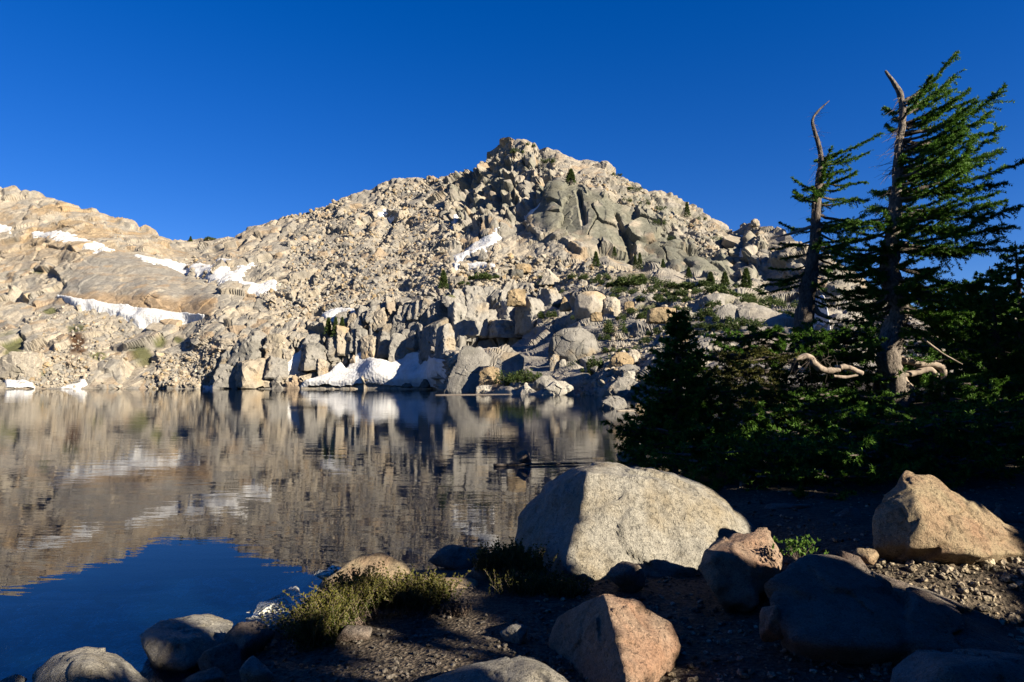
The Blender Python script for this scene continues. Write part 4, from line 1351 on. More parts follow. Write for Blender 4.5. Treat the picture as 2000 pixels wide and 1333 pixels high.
small = [(905, 1092, 150, 36, 6.2, 'M_G4', 'wide black rock in shade left of the largest boulder'), (480, 1262, 120, 66, 4.25, 'M_G4', 'dark wet rock at the shore below the heather clump'), (430, 1292, 90, 56, 4.0, 'M_G4', 'dark stone lowest at the waterline beside the flat-topped boulder'),
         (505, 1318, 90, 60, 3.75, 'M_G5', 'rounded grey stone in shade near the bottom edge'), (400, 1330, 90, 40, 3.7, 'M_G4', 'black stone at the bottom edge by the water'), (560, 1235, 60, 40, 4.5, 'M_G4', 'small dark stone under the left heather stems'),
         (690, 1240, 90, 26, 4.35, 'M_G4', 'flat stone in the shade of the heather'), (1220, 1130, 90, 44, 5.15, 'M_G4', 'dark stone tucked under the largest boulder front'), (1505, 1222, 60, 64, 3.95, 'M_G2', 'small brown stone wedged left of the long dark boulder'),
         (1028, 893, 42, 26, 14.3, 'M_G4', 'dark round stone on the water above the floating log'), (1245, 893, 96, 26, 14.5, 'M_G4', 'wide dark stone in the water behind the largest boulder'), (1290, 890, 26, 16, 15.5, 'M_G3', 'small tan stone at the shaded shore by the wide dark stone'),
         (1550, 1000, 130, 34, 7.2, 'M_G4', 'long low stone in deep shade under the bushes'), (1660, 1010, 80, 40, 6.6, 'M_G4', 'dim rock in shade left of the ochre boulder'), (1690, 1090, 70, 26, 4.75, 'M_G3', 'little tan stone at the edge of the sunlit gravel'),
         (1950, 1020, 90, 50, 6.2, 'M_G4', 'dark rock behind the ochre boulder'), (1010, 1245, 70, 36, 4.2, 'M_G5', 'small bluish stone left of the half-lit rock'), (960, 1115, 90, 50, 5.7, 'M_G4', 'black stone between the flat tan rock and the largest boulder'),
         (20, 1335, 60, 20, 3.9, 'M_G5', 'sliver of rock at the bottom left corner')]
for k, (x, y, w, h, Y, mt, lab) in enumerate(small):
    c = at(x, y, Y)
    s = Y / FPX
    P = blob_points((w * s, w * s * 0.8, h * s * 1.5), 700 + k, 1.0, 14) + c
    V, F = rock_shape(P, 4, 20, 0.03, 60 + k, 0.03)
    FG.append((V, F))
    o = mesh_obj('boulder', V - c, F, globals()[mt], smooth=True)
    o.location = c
    tag(o, lab, 'rock')

# pebbles on the bank and cobbles on the bed
def pebbles(name, label, x, y, size, seed, tones, flat=0.65, sink=0.15):
    r = np.random.default_rng(seed)
    z, s = ground_z(x, y)
    d0, f0 = ico(1)
    n = len(x)
    V = np.empty((n, len(d0), 3))
    C = np.empty((n, len(d0), 3))
    for k in range(n):
        M, _ = np.linalg.qr(r.normal(size=(3, 3)))
        q = np.clip(d0 * 1.3 + 0.1 * r.normal(size=d0.shape), -1, 1)
        q = (q * np.array([1, r.uniform(.6, 1), r.uniform(.45, .8)])) @ M
        q[:, 2] *= flat
        V[k] = q * size[k] * 0.5 + np.array([x[k], y[k], z[k] + size[k] * sink])
        C[k] = np.array(tones[r.integers(len(tones))]) * r.uniform(0.75, 1.2)
    F = (f0[None] + (np.arange(n) * len(d0))[:, None, None]).reshape(-1, 3)
    o = mesh_obj(name, V.reshape(-1, 3), F, M_GROUND, smooth=False, colors=C.reshape(-1, 3))
    o['kind'] = 'stuff'
    o['label'] = label
    return o


r_ = np.random.default_rng(33)
pts = at_z(r_.uniform(1050, 2050, 3600), 940 + 400 * r_.random(3600), 0.4)
x, y = pts[:, 0] + r_.normal(0, .03, 3600), pts[:, 1]
ok = (in_poly(x, y, LAND) > 0.15) & (y < 9)
x, y = x[ok], y[ok]
pebbles('gravel', 'loose gravel and small stones on the bank', x, y, 0.012 + 0.045 * r_.random(len(x)) ** 3, 3, [(0.15, 0.12, 0.085), (0.11, 0.095, 0.07), (0.18, 0.155, 0.12), (0.08, 0.06, 0.045)])
pts = at_z(r_.uniform(1700, 2050, 900), 1075 + 140 * r_.random(900), 0.45)
pebbles('coarse_gravel', 'sunlit coarse gravel in front of the ochre boulder', pts[:, 0], pts[:, 1], 0.02 + 0.07 * r_.random(900) ** 3, 9, [(0.17, 0.14, 0.1), (0.2, 0.17, 0.125), (0.13, 0.11, 0.085)], 0.8)
pts = at_z(r_.uniform(500, 1150, 1500), 1170 + 160 * r_.random(1500), 0.2)
ok = in_poly(pts[:, 0], pts[:, 1], LAND) > 0.1
pebbles('shore_gravel', 'fine grey gravel in the shaded foreground', pts[ok, 0], pts[ok, 1], 0.008 + 0.03 * r_.random(ok.sum()) ** 3, 4, [(0.07, 0.062, 0.053), (0.09, 0.08, 0.067), (0.05, 0.043, 0.038)])
pts = at_z(r_.uniform(-150, 700, 2600), 1040 + 330 * r_.random(2600) ** 0.7, -0.4)
ok = in_poly(pts[:, 0], pts[:, 1], LAND) < -0.1
pebbles('submerged_stones', 'stones on the shallow lake bed seen through the water', pts[ok, 0], pts[ok, 1], 0.08 + 0.4 * r_.random(ok.sum()) ** 2.5, 5, [(0.3, 0.31, 0.27), (0.4, 0.4, 0.34), (0.2, 0.2, 0.17)], 0.4, 0.1)

# ------------------------------------------------------------------ conifers of the near bank
def limb_path(p0, p1, sag, n):
    t = np.linspace(0, 1, n)[:, None]
    P = np.array(p0) * (1 - t) + np.array(p1) * t
    L = np.linalg.norm(np.array(p1) - np.array(p0))
    P[:, 2] += (-sag * L * np.sin(t * math.pi) + 0.07 * L * t ** 3)[:, 0]
    return P


def spray(path, w, seed, start=0.22, gap=0.055, step=0.04, droop=0.25):
    """side shoots all round a limb; returns twig points, directions and a clump shade"""
    r = np.random.default_rng(seed)
    seg = np.linalg.norm(np.diff(path, axis=0), axis=1)
    s = np.concatenate([[0], np.cumsum(seg)])
    L = s[-1]
    m = max(3, int(L * (1 - start) / gap))
    t = np.repeat(np.linspace(start, 1.0, m), 3)
    t = np.clip(t + r.normal(0, 0.4 * gap / max(L, 0.1), len(t)), start * 0.8, 1)
    sg = np.tile([-1.0, 1.0, 0.0], m)
    at_ = lambda q: np.stack([np.interp(q, s, path[:, a]) for a in range(3)], 1)
    C = at_(t * L)
    T = at_(np.minimum(t * L + 0.05, L)) - at_(np.maximum(t * L - 0.05, 0))
    T /= np.linalg.norm(T, axis=1)[:, None] + 1e-9
    side = np.cross(T, [0, 0, 1.0])
    side /= np.linalg.norm(side, axis=1)[:, None] + 1e-9
    up = np.cross(side, T)
    n = len(t)
    taper = np.minimum(1.0, (t - start) * 4 + 0.35) * (1.12 - 0.8 * t)
    lump = 0.75 + 0.5 * np.sin(t * L * 9 + seed)
    ln = np.maximum(w * taper * r.uniform(0.35, 1.15, n) * np.where(sg == 0, 0.6, 1) * np.clip(lump, 0.35, 1.2), 0.05)
    d = T * r.uniform(0.5, 1.2, (n, 1)) + side * (sg * r.uniform(0.45, 1.0, n) + 0.2 * r.normal(size=n))[:, None] + up * r.normal(0.05, 0.36, (n, 1))
    d[:, 2] -= droop * r.uniform(0, 1.2, n)
    d /= np.linalg.norm(d, axis=1)[:, None]
    k = np.maximum(2, (ln / step).astype(int))
    idx = np.repeat(np.arange(n), k)
    u = (np.arange(len(idx)) - np.repeat(np.cumsum(k) - k, k) + 0.5) / np.repeat(k, k)
    X = C[idx] + d[idx] * (u * ln[idx])[:, None]
    X[:, 2] -= u ** 2 * ln[idx] * droop * 0.6
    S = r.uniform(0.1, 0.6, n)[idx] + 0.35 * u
    return np.vstack([X, C]), np.vstack([d[idx], T]), np.concatenate([S, np.full(n, 0.35)])


def dead_twig(p0, d, L, seed, r0=0.006):
    r = np.random.default_rng(seed)
    n = 5
    t = np.linspace(0, 1, n)[:, None]
    d = np.array(d, float) / np.linalg.norm(d)
    b = r.normal(size=3) * 0.25
    P = np.array(p0) + d * t * L + (b + np.array([0, 0, -0.35])) * t ** 2 * L
    return tube(P, np.linspace(r0, r0 * 0.35, n), 4, False)


def conifer(name, label, loc, trunk_pts, trunk_r, limbs, mat=M_NEEDLE, twigs=(), step=0.04, gap=0.055, K=7, nl=0.05, nw=0.011, seed=0, category='tree', group=None, deadlimbs=(), min_w=0.12, wfac=0.36, cull=None, merge=False, bark=None):
    """limbs: (start, end, sag, bare?) in world coordinates"""
    t = thing(name, label, category, loc, group)
    m = 18 if len(trunk_pts) < 5 else 100
    V, F = tube(smooth_path(trunk_pts, m), np.interp(np.linspace(0, 1, m), np.linspace(0, 1, len(trunk_r)), trunk_r), 8 if m < 50 else 24, True, 0.42, seed + 3)
    mesh_obj('trunk', local(V, t), F, bark or M_BARK, t, smooth=True)
    Ps, Ds, Sh, wood = [], [], [], []
    for k, (a, b, sag) in enumerate(limbs):
        a, b = np.array(a, float), np.array(b, float)
        L = np.linalg.norm(b - a)
        path = limb_path(a, b, sag, max(6, int(L / 0.12)))
        path[1:-1] += np.random.default_rng(seed + k).normal(0, 0.012 * L, (len(path) - 2, 3))
        V, F = tube(path[::2] if merge else path, np.linspace(0.012 + 0.016 * L, 0.004, len(path[::2] if merge else path)), 3 if merge else 5, not merge)
        if not merge:
            mesh_obj('limb', local(V, t), F, M_BARK, t, smooth=True)
        elif cull is None or cull(path).mean() > 0.75:
            wood.append((V, F))
        P, D, S = spray(path, max(min_w, wfac * L) * (0.65 + 0.7 * ((k * 37) % 10) / 10), seed * 31 + k, 0.15 + 0.25 * ((k * 53) % 7) / 7, gap, step)
        if cull is not None:
            m = cull(P)
            P, D, S = P[m], D[m], S[m]
        if len(P):
            Ps.append(P)
            Ds.append(D)
            Sh.append(S)
    if wood:
        V, F = join(wood)
        mesh_obj('limbs', local(V, t), F, M_BARK, t, smooth=True)['kind'] = 'stuff'
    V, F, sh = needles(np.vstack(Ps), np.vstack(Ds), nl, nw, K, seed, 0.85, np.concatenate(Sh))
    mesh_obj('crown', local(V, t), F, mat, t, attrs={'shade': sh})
    for P, R in deadlimbs:
        V, F = tube(smooth_path(P, 40), np.interp(np.linspace(0, 1, 40), np.linspace(0, 1, len(R)), R), 9, True, 0.35, seed)
        mesh_obj('dead_limb', local(V, t), F, M_DEADWOOD, t, smooth=True)
    if len(twigs):
        V, F = join([dead_twig(*tw) for tw in twigs])
        o = mesh_obj('dead_twigs', local(V, t), F, M_BARK, t)
        o['kind'] = 'stuff'
    return t


rt = np.random.default_rng(77)
# --- the tall wind-bent hemlock
YT = 13.0
k_ = YT / FPX


def T1(x, y, dy=0.0):
    return at(x, y, YT + dy)


tp = [T1(1752, 800), T1(1745, 745), T1(1736, 700), T1(1744, 650), T1(1757, 605), T1(1742, 550), T1(1738, 500), T1(1747, 430), T1(1752, 360), T1(1756, 290), T1(1763, 225), T1(1758, 185), T1(1744, 160), T1(1729, 139)]
tr = np.array([26, 22, 21, 19, 17, 19, 15.5, 12, 10, 8, 6.2, 5.8, 4.2, 2.0]) * k_
limbs = []
for x0, y0, x1, y1 in [(1764, 200, 1868, 114), (1766, 215, 1862, 162), (1764, 228, 1840, 178), (1766, 245, 1900, 205), (1766, 262, 1962, 182), (1764, 280, 1935, 232), (1764, 285, 1950, 264), (1762, 310, 1900, 285), (1762, 330, 1955, 312), (1760, 350, 1920, 330),
                       (1760, 372, 2010, 326), (1760, 385, 1960, 372), (1758, 405, 1992, 420), (1758, 420, 1930, 410), (1756, 440, 1978, 458), (1756, 455, 1900, 455), (1755, 475, 1960, 500), (1752, 490, 1900, 500), (1750, 520, 1950, 575), (1750, 540, 1960, 590), (1750, 555, 1900, 600),
                       (1750, 560, 1930, 640), (1752, 575, 1880, 670), (1755, 590, 1850, 640), (1740, 420, 1660, 440), (1738, 450, 1640, 470), (1736, 480, 1630, 500), (1736, 500, 1650, 530), (1738, 540, 1640, 575), (1742, 560, 1655, 590), (1745, 585, 1650, 610),
                       (1736, 465, 1655, 455), (1735, 515, 1625, 548), (1740, 570, 1690, 620)]:
    limbs.append((T1(x0, y0), T1(x1, y1, rt.normal(0, 0.25)), rt.uniform(-0.02, 0.12)))
env = np.array([(185, 60), (260, 150), (330, 165), (375, 200), (450, 190), (520, 180), (600, 180), (650, 110)], float)
for k in range(100):
    y0 = rt.uniform(195, 650)
    az_ = rt.normal(0, 62) * math.pi / 180
    L = np.interp(y0, env[:, 0], env[:, 1]) * rt.uniform(0.45, 0.95) * k_ * (1 if math.cos(az_) > 0 else 0.7)
    if math.cos(az_) < 0 and y0 < 420:
        continue
    a = T1(np.interp(y0, [185, 300, 500, 650], [1762, 1756, 1740, 1745]), y0)
    dz = np.interp(y0, [190, 380, 520, 640], [0.45, 0.15, -0.12, -0.35])
    limbs.append((a, a + np.array([math.cos(az_), math.sin(az_), dz]) * L, rt.uniform(0, 0.14)))
for k in range(34):
    y0 = rt.uniform(300, 610)
    az_ = math.radians(rt.uniform(-125, -35))
    a = T1(np.interp(y0, [185, 300, 500, 650], [1762, 1756, 1740, 1745]), y0)
    L = np.interp(y0, [300, 450, 610], [0.45, 0.75, 0.9]) * rt.uniform(0.6, 1.1)
    limbs.append((a, a + np.array([math.cos(az_) + 0.15, math.sin(az_) * 0.8, rt.uniform(-0.25, 0.15)]) * L, rt.uniform(0.02, 0.14)))
for k in range(22):
    y0 = rt.uniform(425, 600)
    az_ = math.radians(rt.uniform(140, 220))
    a = T1(np.interp(y0, [425, 500, 650], [1744, 1738, 1742]), y0)
    limbs.append((a, a + np.array([math.cos(az_), math.sin(az_) - 0.3, rt.uniform(-0.25, 0.05)]) * rt.uniform(0.5, 1.05), rt.uniform(0.02, 0.14)))
tw = []
for k in range(260):
    y0 = rt.uniform(190, 640)
    a = T1(np.interp(y0, [185, 300, 430, 500, 560, 605, 650], [1760, 1754, 1745, 1738, 1742, 1755, 1745]), y0)
    sx = -1 if rt.random() < 0.7 else 1
    tw.append((a, (sx * rt.uniform(0.4, 1), rt.uniform(-1, 0.6), rt.uniform(-0.5, 0.25)), rt.uniform(0.12, 0.5) * (0.6 if y0 < 260 else 1), k, rt.uniform(0.004, 0.010)))
dead = [([T1(1745, 702), T1(1775, 705), T1(1798, 712), T1(1822, 712), T1(1842, 722), T1(1841, 752), T1(1843, 775)], np.array([9, 7, 6, 6, 6, 5, 4]) * k_),
        ([T1(1748, 735), T1(1785, 729), T1(1815, 722), T1(1826, 735), T1(1829, 760)], np.array([6, 6, 6, 6, 4]) * k_),
        ([T1(1755, 722), T1(1766, 745), T1(1778, 760), T1(1772, 778)], np.array([8, 7, 7, 6]) * k_),
        ([T1(1800, 660, -.3), T1(1840, 690, -.4), T1(1880, 712, -.5)], np.array([2.4, 1.8, 1.0]) * k_)]
conifer('hemlock_tree', 'tall wind-bent hemlock with a broken top and curved pale trunk on the bank', T1(1750, 790), tp, tr, limbs, twigs=tw, deadlimbs=dead, seed=11, K=7, step=0.034, gap=0.048, wfac=0.30, nl=0.057, nw=0.0135, bark=M_PALEBARK)

# --- the second, thinner hemlock with a bare bent tip
Y2 = 16.0
k2 = Y2 / FPX


def T2(x, y, dy=0.0):
    return at(x, y, Y2 + dy)


tp = [T2(1562, 690), T2(1569, 650), T2(1575, 590), T2(1584, 530), T2(1592, 470), T2(1594, 410), T2(1600, 350), T2(1604, 310), T2(1598, 280), T2(1589, 250), T2(1588, 232), T2(1600, 215), T2(1620, 197)]
tr = np.array([19, 18, 16, 13, 10, 8, 6.5, 5, 4, 3, 2.4, 1.8, 0.7]) * k2
limbs = []
for x0, y0, x1, y1 in [(1604, 312, 1718, 270), (1602, 325, 1695, 305), (1602, 345, 1660, 335), (1600, 360, 1690, 362), (1598, 385, 1695, 398), (1598, 400, 1670, 392), (1596, 420, 1740, 440), (1596, 440, 1690, 440), (1594, 455, 1700, 470), (1590, 450, 1525, 440), (1590, 470, 1510, 492),
                       (1588, 480, 1525, 480), (1588, 490, 1530, 510), (1586, 500, 1640, 500), (1584, 530, 1490, 565), (1582, 540, 1520, 560), (1580, 555, 1485, 580), (1584, 520, 1650, 545), (1582, 550, 1640, 590), (1590, 500, 1690, 530), (1586, 515, 1505, 530)]:
    limbs.append((T2(x0, y0), T2(x1, y1, rt.normal(0, 0.3)), rt.uniform(-0.02, 0.12)))
for k in range(60):
    y0 = rt.uniform(310, 600)
    az_ = rt.normal(0, 75) * math.pi / 180
    L = np.interp(y0, [310, 400, 480, 570], [55, 85, 95, 100]) * rt.uniform(0.5, 1) * k2
    a = T2(np.interp(y0, [310, 400, 480, 600], [1604, 1596, 1590, 1575]), y0)
    limbs.append((a, a + np.array([math.cos(az_), math.sin(az_), np.interp(y0, [310, 450, 570], [0.25, 0, -0.2])]) * L, rt.uniform(0, 0.15)))
tw = []
for k in range(170):
    y0 = rt.uniform(205, 640)
    a = T2(np.interp(y0, [205, 232, 280, 310, 400, 480, 600], [1612, 1588, 1598, 1604, 1596, 1590, 1575]), y0)
    tw.append((a, (rt.choice([-1, 1]) * rt.uniform(0.4, 1), rt.uniform(-1, 0.6), rt.uniform(-0.2, 0.4) if y0 < 300 else rt.uniform(-0.5, 0.1)), rt.uniform(0.08, 0.28) if y0 < 300 else rt.uniform(0.15, 0.55), 300 + k, rt.uniform(0.003, 0.007)))
conifer('hemlock_tree', 'thinner hemlock with a bare bent tip left of the tall one', T2(1562, 690), tp, tr, limbs, twigs=tw, seed=12, K=8, step=0.036, gap=0.045, wfac=0.30,
        deadlimbs=[([T2(1594, 440), T2(1565, 450), T2(1540, 458), T2(1518, 462)], np.array([4, 3, 2.4, 1.5]) * k2), ([T2(1582, 590), T2(1600, 612), T2(1622, 622)], np.array([6, 5, 4]) * k2)])

# --- the small dark conifer at the water
Y3 = 10.5
k3 = Y3 / FPX


def T3(x, y, dy=0.0):
    return at(x, y, Y3 + dy)


limbs = []
for k in range(210):
    t = rt.random() ** 0.8
    y0 = 606 + t * 270
    L = (12 + 112 * t ** 0.9) * rt.uniform(0.55, 1.1) * k3
    a_ = rt.uniform(0, 6.283)
    a = T3(1322 + 6 * t, y0)
    limbs.append((a, a + np.array([math.cos(a_) * L, math.sin(a_) * L, rt.uniform(-0.12, 0.12) * L]), rt.uniform(0.02, 0.2)))
for x0, y0, x1, y1 in [(1325, 800, 1215, 845), (1325, 790, 1225, 822), (1325, 760, 1240, 765), (1325, 730, 1250, 742), (1330, 810, 1230, 868), (1330, 830, 1260, 880)]:
    limbs.append((T3(x0, y0), T3(x1, y1, -0.1), 0.08))
conifer('young_conifer', 'small dark cone-shaped conifer in shade at the water edge', T3(1326, 900), [T3(1328, 915), T3(1326, 800), T3(1323, 700), T3(1321, 600)], np.array([9, 7, 4, 0.8]) * k3, limbs, seed=13, K=6, step=0.055, gap=0.07, category='tree', wfac=0.34, min_w=0.08, nl=0.062, nw=0.016)

# --- low spreading krummholz hemlocks
def krummholz(label, x0, x1, ytop, ybot, Y, seed, n=34, tips=1.0, deadlimbs=(), twigs=(), mat=M_NEEDLE, nl=0.05, name='low_conifer'):
    r = np.random.default_rng(seed)
    s = Y / FPX
    base = at((x0 + x1) / 2, ybot, Y)
    limbs = []
    zb, zt = at((x0 + x1) / 2, ybot, Y)[2], at((x0 + x1) / 2, ytop, Y)[2]
    tiers = np.linspace(0.12, 1.0, max(3, int((ybot - ytop) / 26)))
    wid = (x1 - x0) * s
    for k in range(int(n * (1.25 if label.startswith('dark') else 1.6))):
        f = tiers[r.integers(len(tiers))] + r.normal(0, 0.035)
        c = np.array([base[0] + r.uniform(-.42, .42) * wid, Y + r.uniform(-.5, .6), zb + (zt - zb) * f - 0.05])
        a_ = r.uniform(0, 6.283)
        L = r.uniform(0.35, 0.85) * (1.0 - 0.25 * f)
        d = np.array([math.cos(a_), math.sin(a_), r.normal(0.05, 0.10)])
        if abs(c[0] + d[0] * L - base[0]) > wid * 0.56:
            d[0] *= -0.6
        limbs.append((c, c + d * L, r.uniform(0.0, 0.10)))
    for k in range(int(n * 0.7)):
        c = np.array([base[0] + r.uniform(-.45, .45) * wid, Y + r.uniform(0.0, .8), zb + (zt - zb) * r.uniform(-0.15, 0.85)])
        a_ = r.uniform(0, 6.283)
        L = r.uniform(0.3, 0.6)
        limbs.append((c, c + np.array([math.cos(a_), math.sin(a_), r.normal(0.15, 0.25)]) * L, 0.05))
    return conifer(name, label, base, [base + np.array([0, 0, -0.25]), base + np.array([0.05, 0, 0.1]), base + np.array([0.1, 0.05, 0.28])], [0.07, 0.06, 0.03], limbs, mat, twigs, 0.055 if label.startswith('dark') else 0.04, 0.065 if label.startswith('dark') else 0.055, 4 if label.startswith('dark') else 8, nl * (1.2 if label.startswith('dark') else 1.05), 0.015 if label.startswith('dark') else 0.0105, seed, 'shrub', 'low spreading conifers on the bank', deadlimbs, 0.14, 0.40, merge=label.startswith('dark'))


limbA = [([at(1552, 702, 11.5), at(1578, 697, 11.5), at(1590, 710, 11.5), at(1605, 722, 11.5), at(1625, 724, 11.5), at(1640, 722, 11.5)], np.array([4, 6, 7, 6.5, 6, 4]) * 12.1 / FPX),
         ([at(1640, 718, 11.5), at(1655, 718, 11.5), at(1684, 730, 11.5)], np.array([5, 6, 5]) * 12 / FPX), ([at(1628, 735, 11.5), at(1650, 737, 11.5), at(1675, 733, 11.5)], np.array([3, 3, 2]) * 12 / FPX)]
tw = [(at(1590 + rt.uniform(-60, 40), 700 + rt.uniform(-10, 8), 11.5), (rt.uniform(-1, 1), rt.uniform(-.6, .2), rt.uniform(-1, .5)), rt.uniform(0.15, 0.4), 600 + k, 0.004) for k in range(40)]
krummholz('low conifer with bare twisted pale limbs between the two trunks', 1375, 1725, 650, 702, 12.6, 21, 80, deadlimbs=limbA, twigs=tw)
krummholz('bright green low conifer directly below the tall hemlock trunk', 1500, 1780, 768, 835, 11.2, 22, 52)
krummholz('low conifer with sunlit tips lying in front of the other low conifers', 1425, 1775, 800, 895, 10.2, 23, 60)
krummholz('low conifer mat at the right picture edge', 1835, 2060, 745, 815, 11.5, 24, 42)
krummholz('yellowish low bush left of the twisted pale limbs', 1395, 1530, 690, 800, 11.6, 25, 34, mat=M_HEATHER)
krummholz('dark low conifer behind the small cone-shaped conifer', 1350, 1500, 760, 880, 10.9, 26, 36)
krummholz('dark undergrowth conifer above the ochre boulder', 1700, 1960, 820, 935, 8.8, 27, 48)
krummholz('dark undergrowth conifer behind the largest boulder', 1330, 1560, 870, 965, 8.6, 28, 42)
krummholz('dark undergrowth conifer in the middle of the shaded bank', 1520, 1740, 870, 965, 8.4, 29, 42)
krummholz('dark undergrowth conifer at the right edge above the ochre boulder', 1900, 2080, 800, 940, 9.4, 30, 42)
krummholz('dark low conifer at the back below the thinner hemlock', 1440, 1680, 655, 770, 15.0, 33, 46)
krummholz('dark low conifer on the bank between thinner hemlock and water', 1330, 1500, 690, 800, 13.0, 34, 40)
krummholz('dark low conifer at the back right of the tall hemlock', 1760, 1960, 640, 760, 16.0, 35, 46)
krummholz('dark low conifer under the right edge hemlocks', 1860, 2060, 680, 790, 14.0, 36, 46)
krummholz('dark low conifer just left of the curved trunk base', 1600, 1760, 735, 810, 12.4, 37, 36)
krummholz('dark low branches hanging over the water behind the largest boulder', 1230, 1400, 830, 905, 10.0, 38, 36)
krummholz('dark low conifer right of the curved trunk base', 1770, 1900, 700, 790, 13.2, 31, 36)
krummholz('dark low conifer filling the gap behind the curved trunk', 1620, 1800, 625, 745, 14.4, 32, 60)
krummholz('dark low conifer in the shade behind the twisted limbs', 1480, 1720, 690, 790, 13.6, 39, 60)
krummholz('dark low conifer in the far shade right of the curved trunk', 1770, 1960, 600, 720, 17.5, 40, 60)
krummholz('dark low conifer in the deep shade below the right edge mat', 1780, 2060, 800, 900, 10.4, 45, 60)
krummholz('dark low conifer below the bright green one', 1480, 1800, 850, 950, 9.2, 46, 60)


# --- dense dark hemlocks at the right edge, and unseen ones added outside the frame to shade the bank
def round_conifer(label, x, y, h, rad, seed, n=70, z=None, cull=None, K=5, nl=0.11, nw=0.03, step=0.075, gap=0.10, low=0.06, group=None, merge=True):
    r = np.random.default_rng(seed)
    z0 = float(ground_z(np.array([x]), np.array([y]))[0][0]) if z is None else z
    limbs = []
    for k in range(n):
        t = low + (0.96 - low) * (k + r.random()) / n
        L = rad * (1 - t) ** 0.65 * r.uniform(0.6, 1.05) + 0.12
        a_ = k * 2.39996 + r.uniform(-.4, .4)
        a = np.array([x, y, z0 + h * t])
        limbs.append((a, a + np.array([math.cos(a_) * L, math.sin(a_) * L, -0.12 * L + 0.25 * L * t]), r.uniform(0.02, 0.14)))
    return conifer('hemlock_tree', label, (x, y, z0), [(x, y, z0 - 0.3), (x + .03, y, z0 + h * .4), (x, y + .04, z0 + h)], [0.06 + 0.022 * h, 0.04 + 0.012 * h, 0.01], limbs, seed=seed, K=K, nl=nl, nw=nw, step=step, gap=gap, category='tree', group=group, wfac=0.42, cull=cull, merge=merge)


for lab, x, Y, top, rad, sd, n in [('dense black hemlock at the right picture edge', 1985, 15.5, 470, 1.25, 41, 80), ('dense dark hemlock right behind the low mat at the right edge', 1935, 17.5, 520, 1.5, 42, 80), ('dark hemlock filling the shade right of the tall one', 1885, 18.5, 545, 1.7, 43, 90), ('dark hemlock between the tall one and the right edge', 1940, 14.5, 560, 1.1, 47, 80),
                                   ('tall dark hemlock just beyond the right picture edge', 2060, 16.5, 380, 1.6, 44, 80)]:
    q = at(x, top, Y)
    z0 = float(ground_z(np.array([q[0]]), np.array([q[1]]))[0][0])
    round_conifer(lab, q[0], q[1], q[2] - z0, rad, sd, n, z0, K=5, nl=0.09, nw=0.026, step=0.075, gap=0.09)

# ------------------------------------------------------------------ heather, small plants
def heather(label, bases, n, seed, lean, length=(0.2, 0.38), mat=M_HEATHER, name='heather_clump', leafy=1.0, dry=0.5):
    """many thin upright stems with tiny leaves growing from a line of base points"""
    r = np.random.default_rng(seed)
    B = np.array(bases, float)
    root = B.mean(0)
    t = thing(name, label, 'shrub', root)
    st, P, D, S = [], [], [], []
    for k in range(n):
        u = r.random() * (len(B) - 1)
        i = min(int(u), len(B) - 2)
        b = B[i] * (1 - u + i) + B[i + 1] * (u - i) + np.array([r.normal(0, .05), r.normal(0, .05), 0])
        L = r.uniform(*length)
        d = np.array([lean[0] + r.normal(0, .38), lean[1] + r.normal(0, .38), r.uniform(0.5, 1.1)])
        d /= np.linalg.norm(d)
        q = np.linspace(0, 1, 6)[:, None]
        path = b + d * q * L + np.array([r.normal(0, .35), r.normal(0, .35), 0.35]) * (q ** 2) * L
        st.append(tube(path, np.linspace(0.0028, 0.001, 6), 3, False))
        m = int(L / 0.009)
        uu = np.linspace(0.3, 1, max(4, int(m * 0.58 * leafy)))
        P.append(np.stack([np.interp(uu, q[:, 0], path[:, a]) for a in range(3)], 1))
        D.append(np.repeat((d * 0.6 + np.array([0, 0, .5]))[None], len(uu), 0))
        S.append(np.clip(r.uniform(0, 0.5) + 0.5 * uu ** 2, 0, 1))
    V, F = join(st)
    mesh_obj('stems', local(V, t), F, M_DRYSTEM, t)['kind'] = 'stuff'
    D = np.vstack(D)
    D /= np.linalg.norm(D, axis=1)[:, None]
    V, F, sh = needles(np.vstack(P), D, 0.02, 0.009, 4, seed, 0.95, np.concatenate(S))
    mesh_obj('leaves', local(V, t), F, mat, t, attrs={'shade': sh})['kind'] = 'stuff'
    return t


heather('olive heather clump with grey dry stems leaning left over the water', [at(625, 1272, 4.25), at(655, 1245, 4.4), at(700, 1200, 4.75), at(735, 1180, 4.95)], 1000, 3, (-0.7, 0.0), (0.09, 0.22))
heather('olive heather clump in front of the pinkish boulder', [at(735, 1190, 4.85), at(800, 1192, 4.85), at(865, 1195, 4.85)], 520, 4, (-0.1, 0.2), (0.09, 0.19))
heather('dark shaded heather beside the largest boulder', [at(940, 1120, 5.6), at(1000, 1110, 5.6), at(1050, 1130, 5.5)], 420, 5, (0.0, 0.0), (0.08, 0.17))
heather('dark shaded heather under the left side of the largest boulder', [at(985, 1160, 5.2), at(1060, 1165, 5.2), at(1130, 1170, 5.1)], 300, 6, (0.0, 0.0), (0.07, 0.13))
heather('tiny pale dry tuft on the shaded gravel', [at(880, 1203, 4.75), at(905, 1200, 4.75)], 40, 7, (0, 0), (0.05, 0.09), M_DRYSTEM)


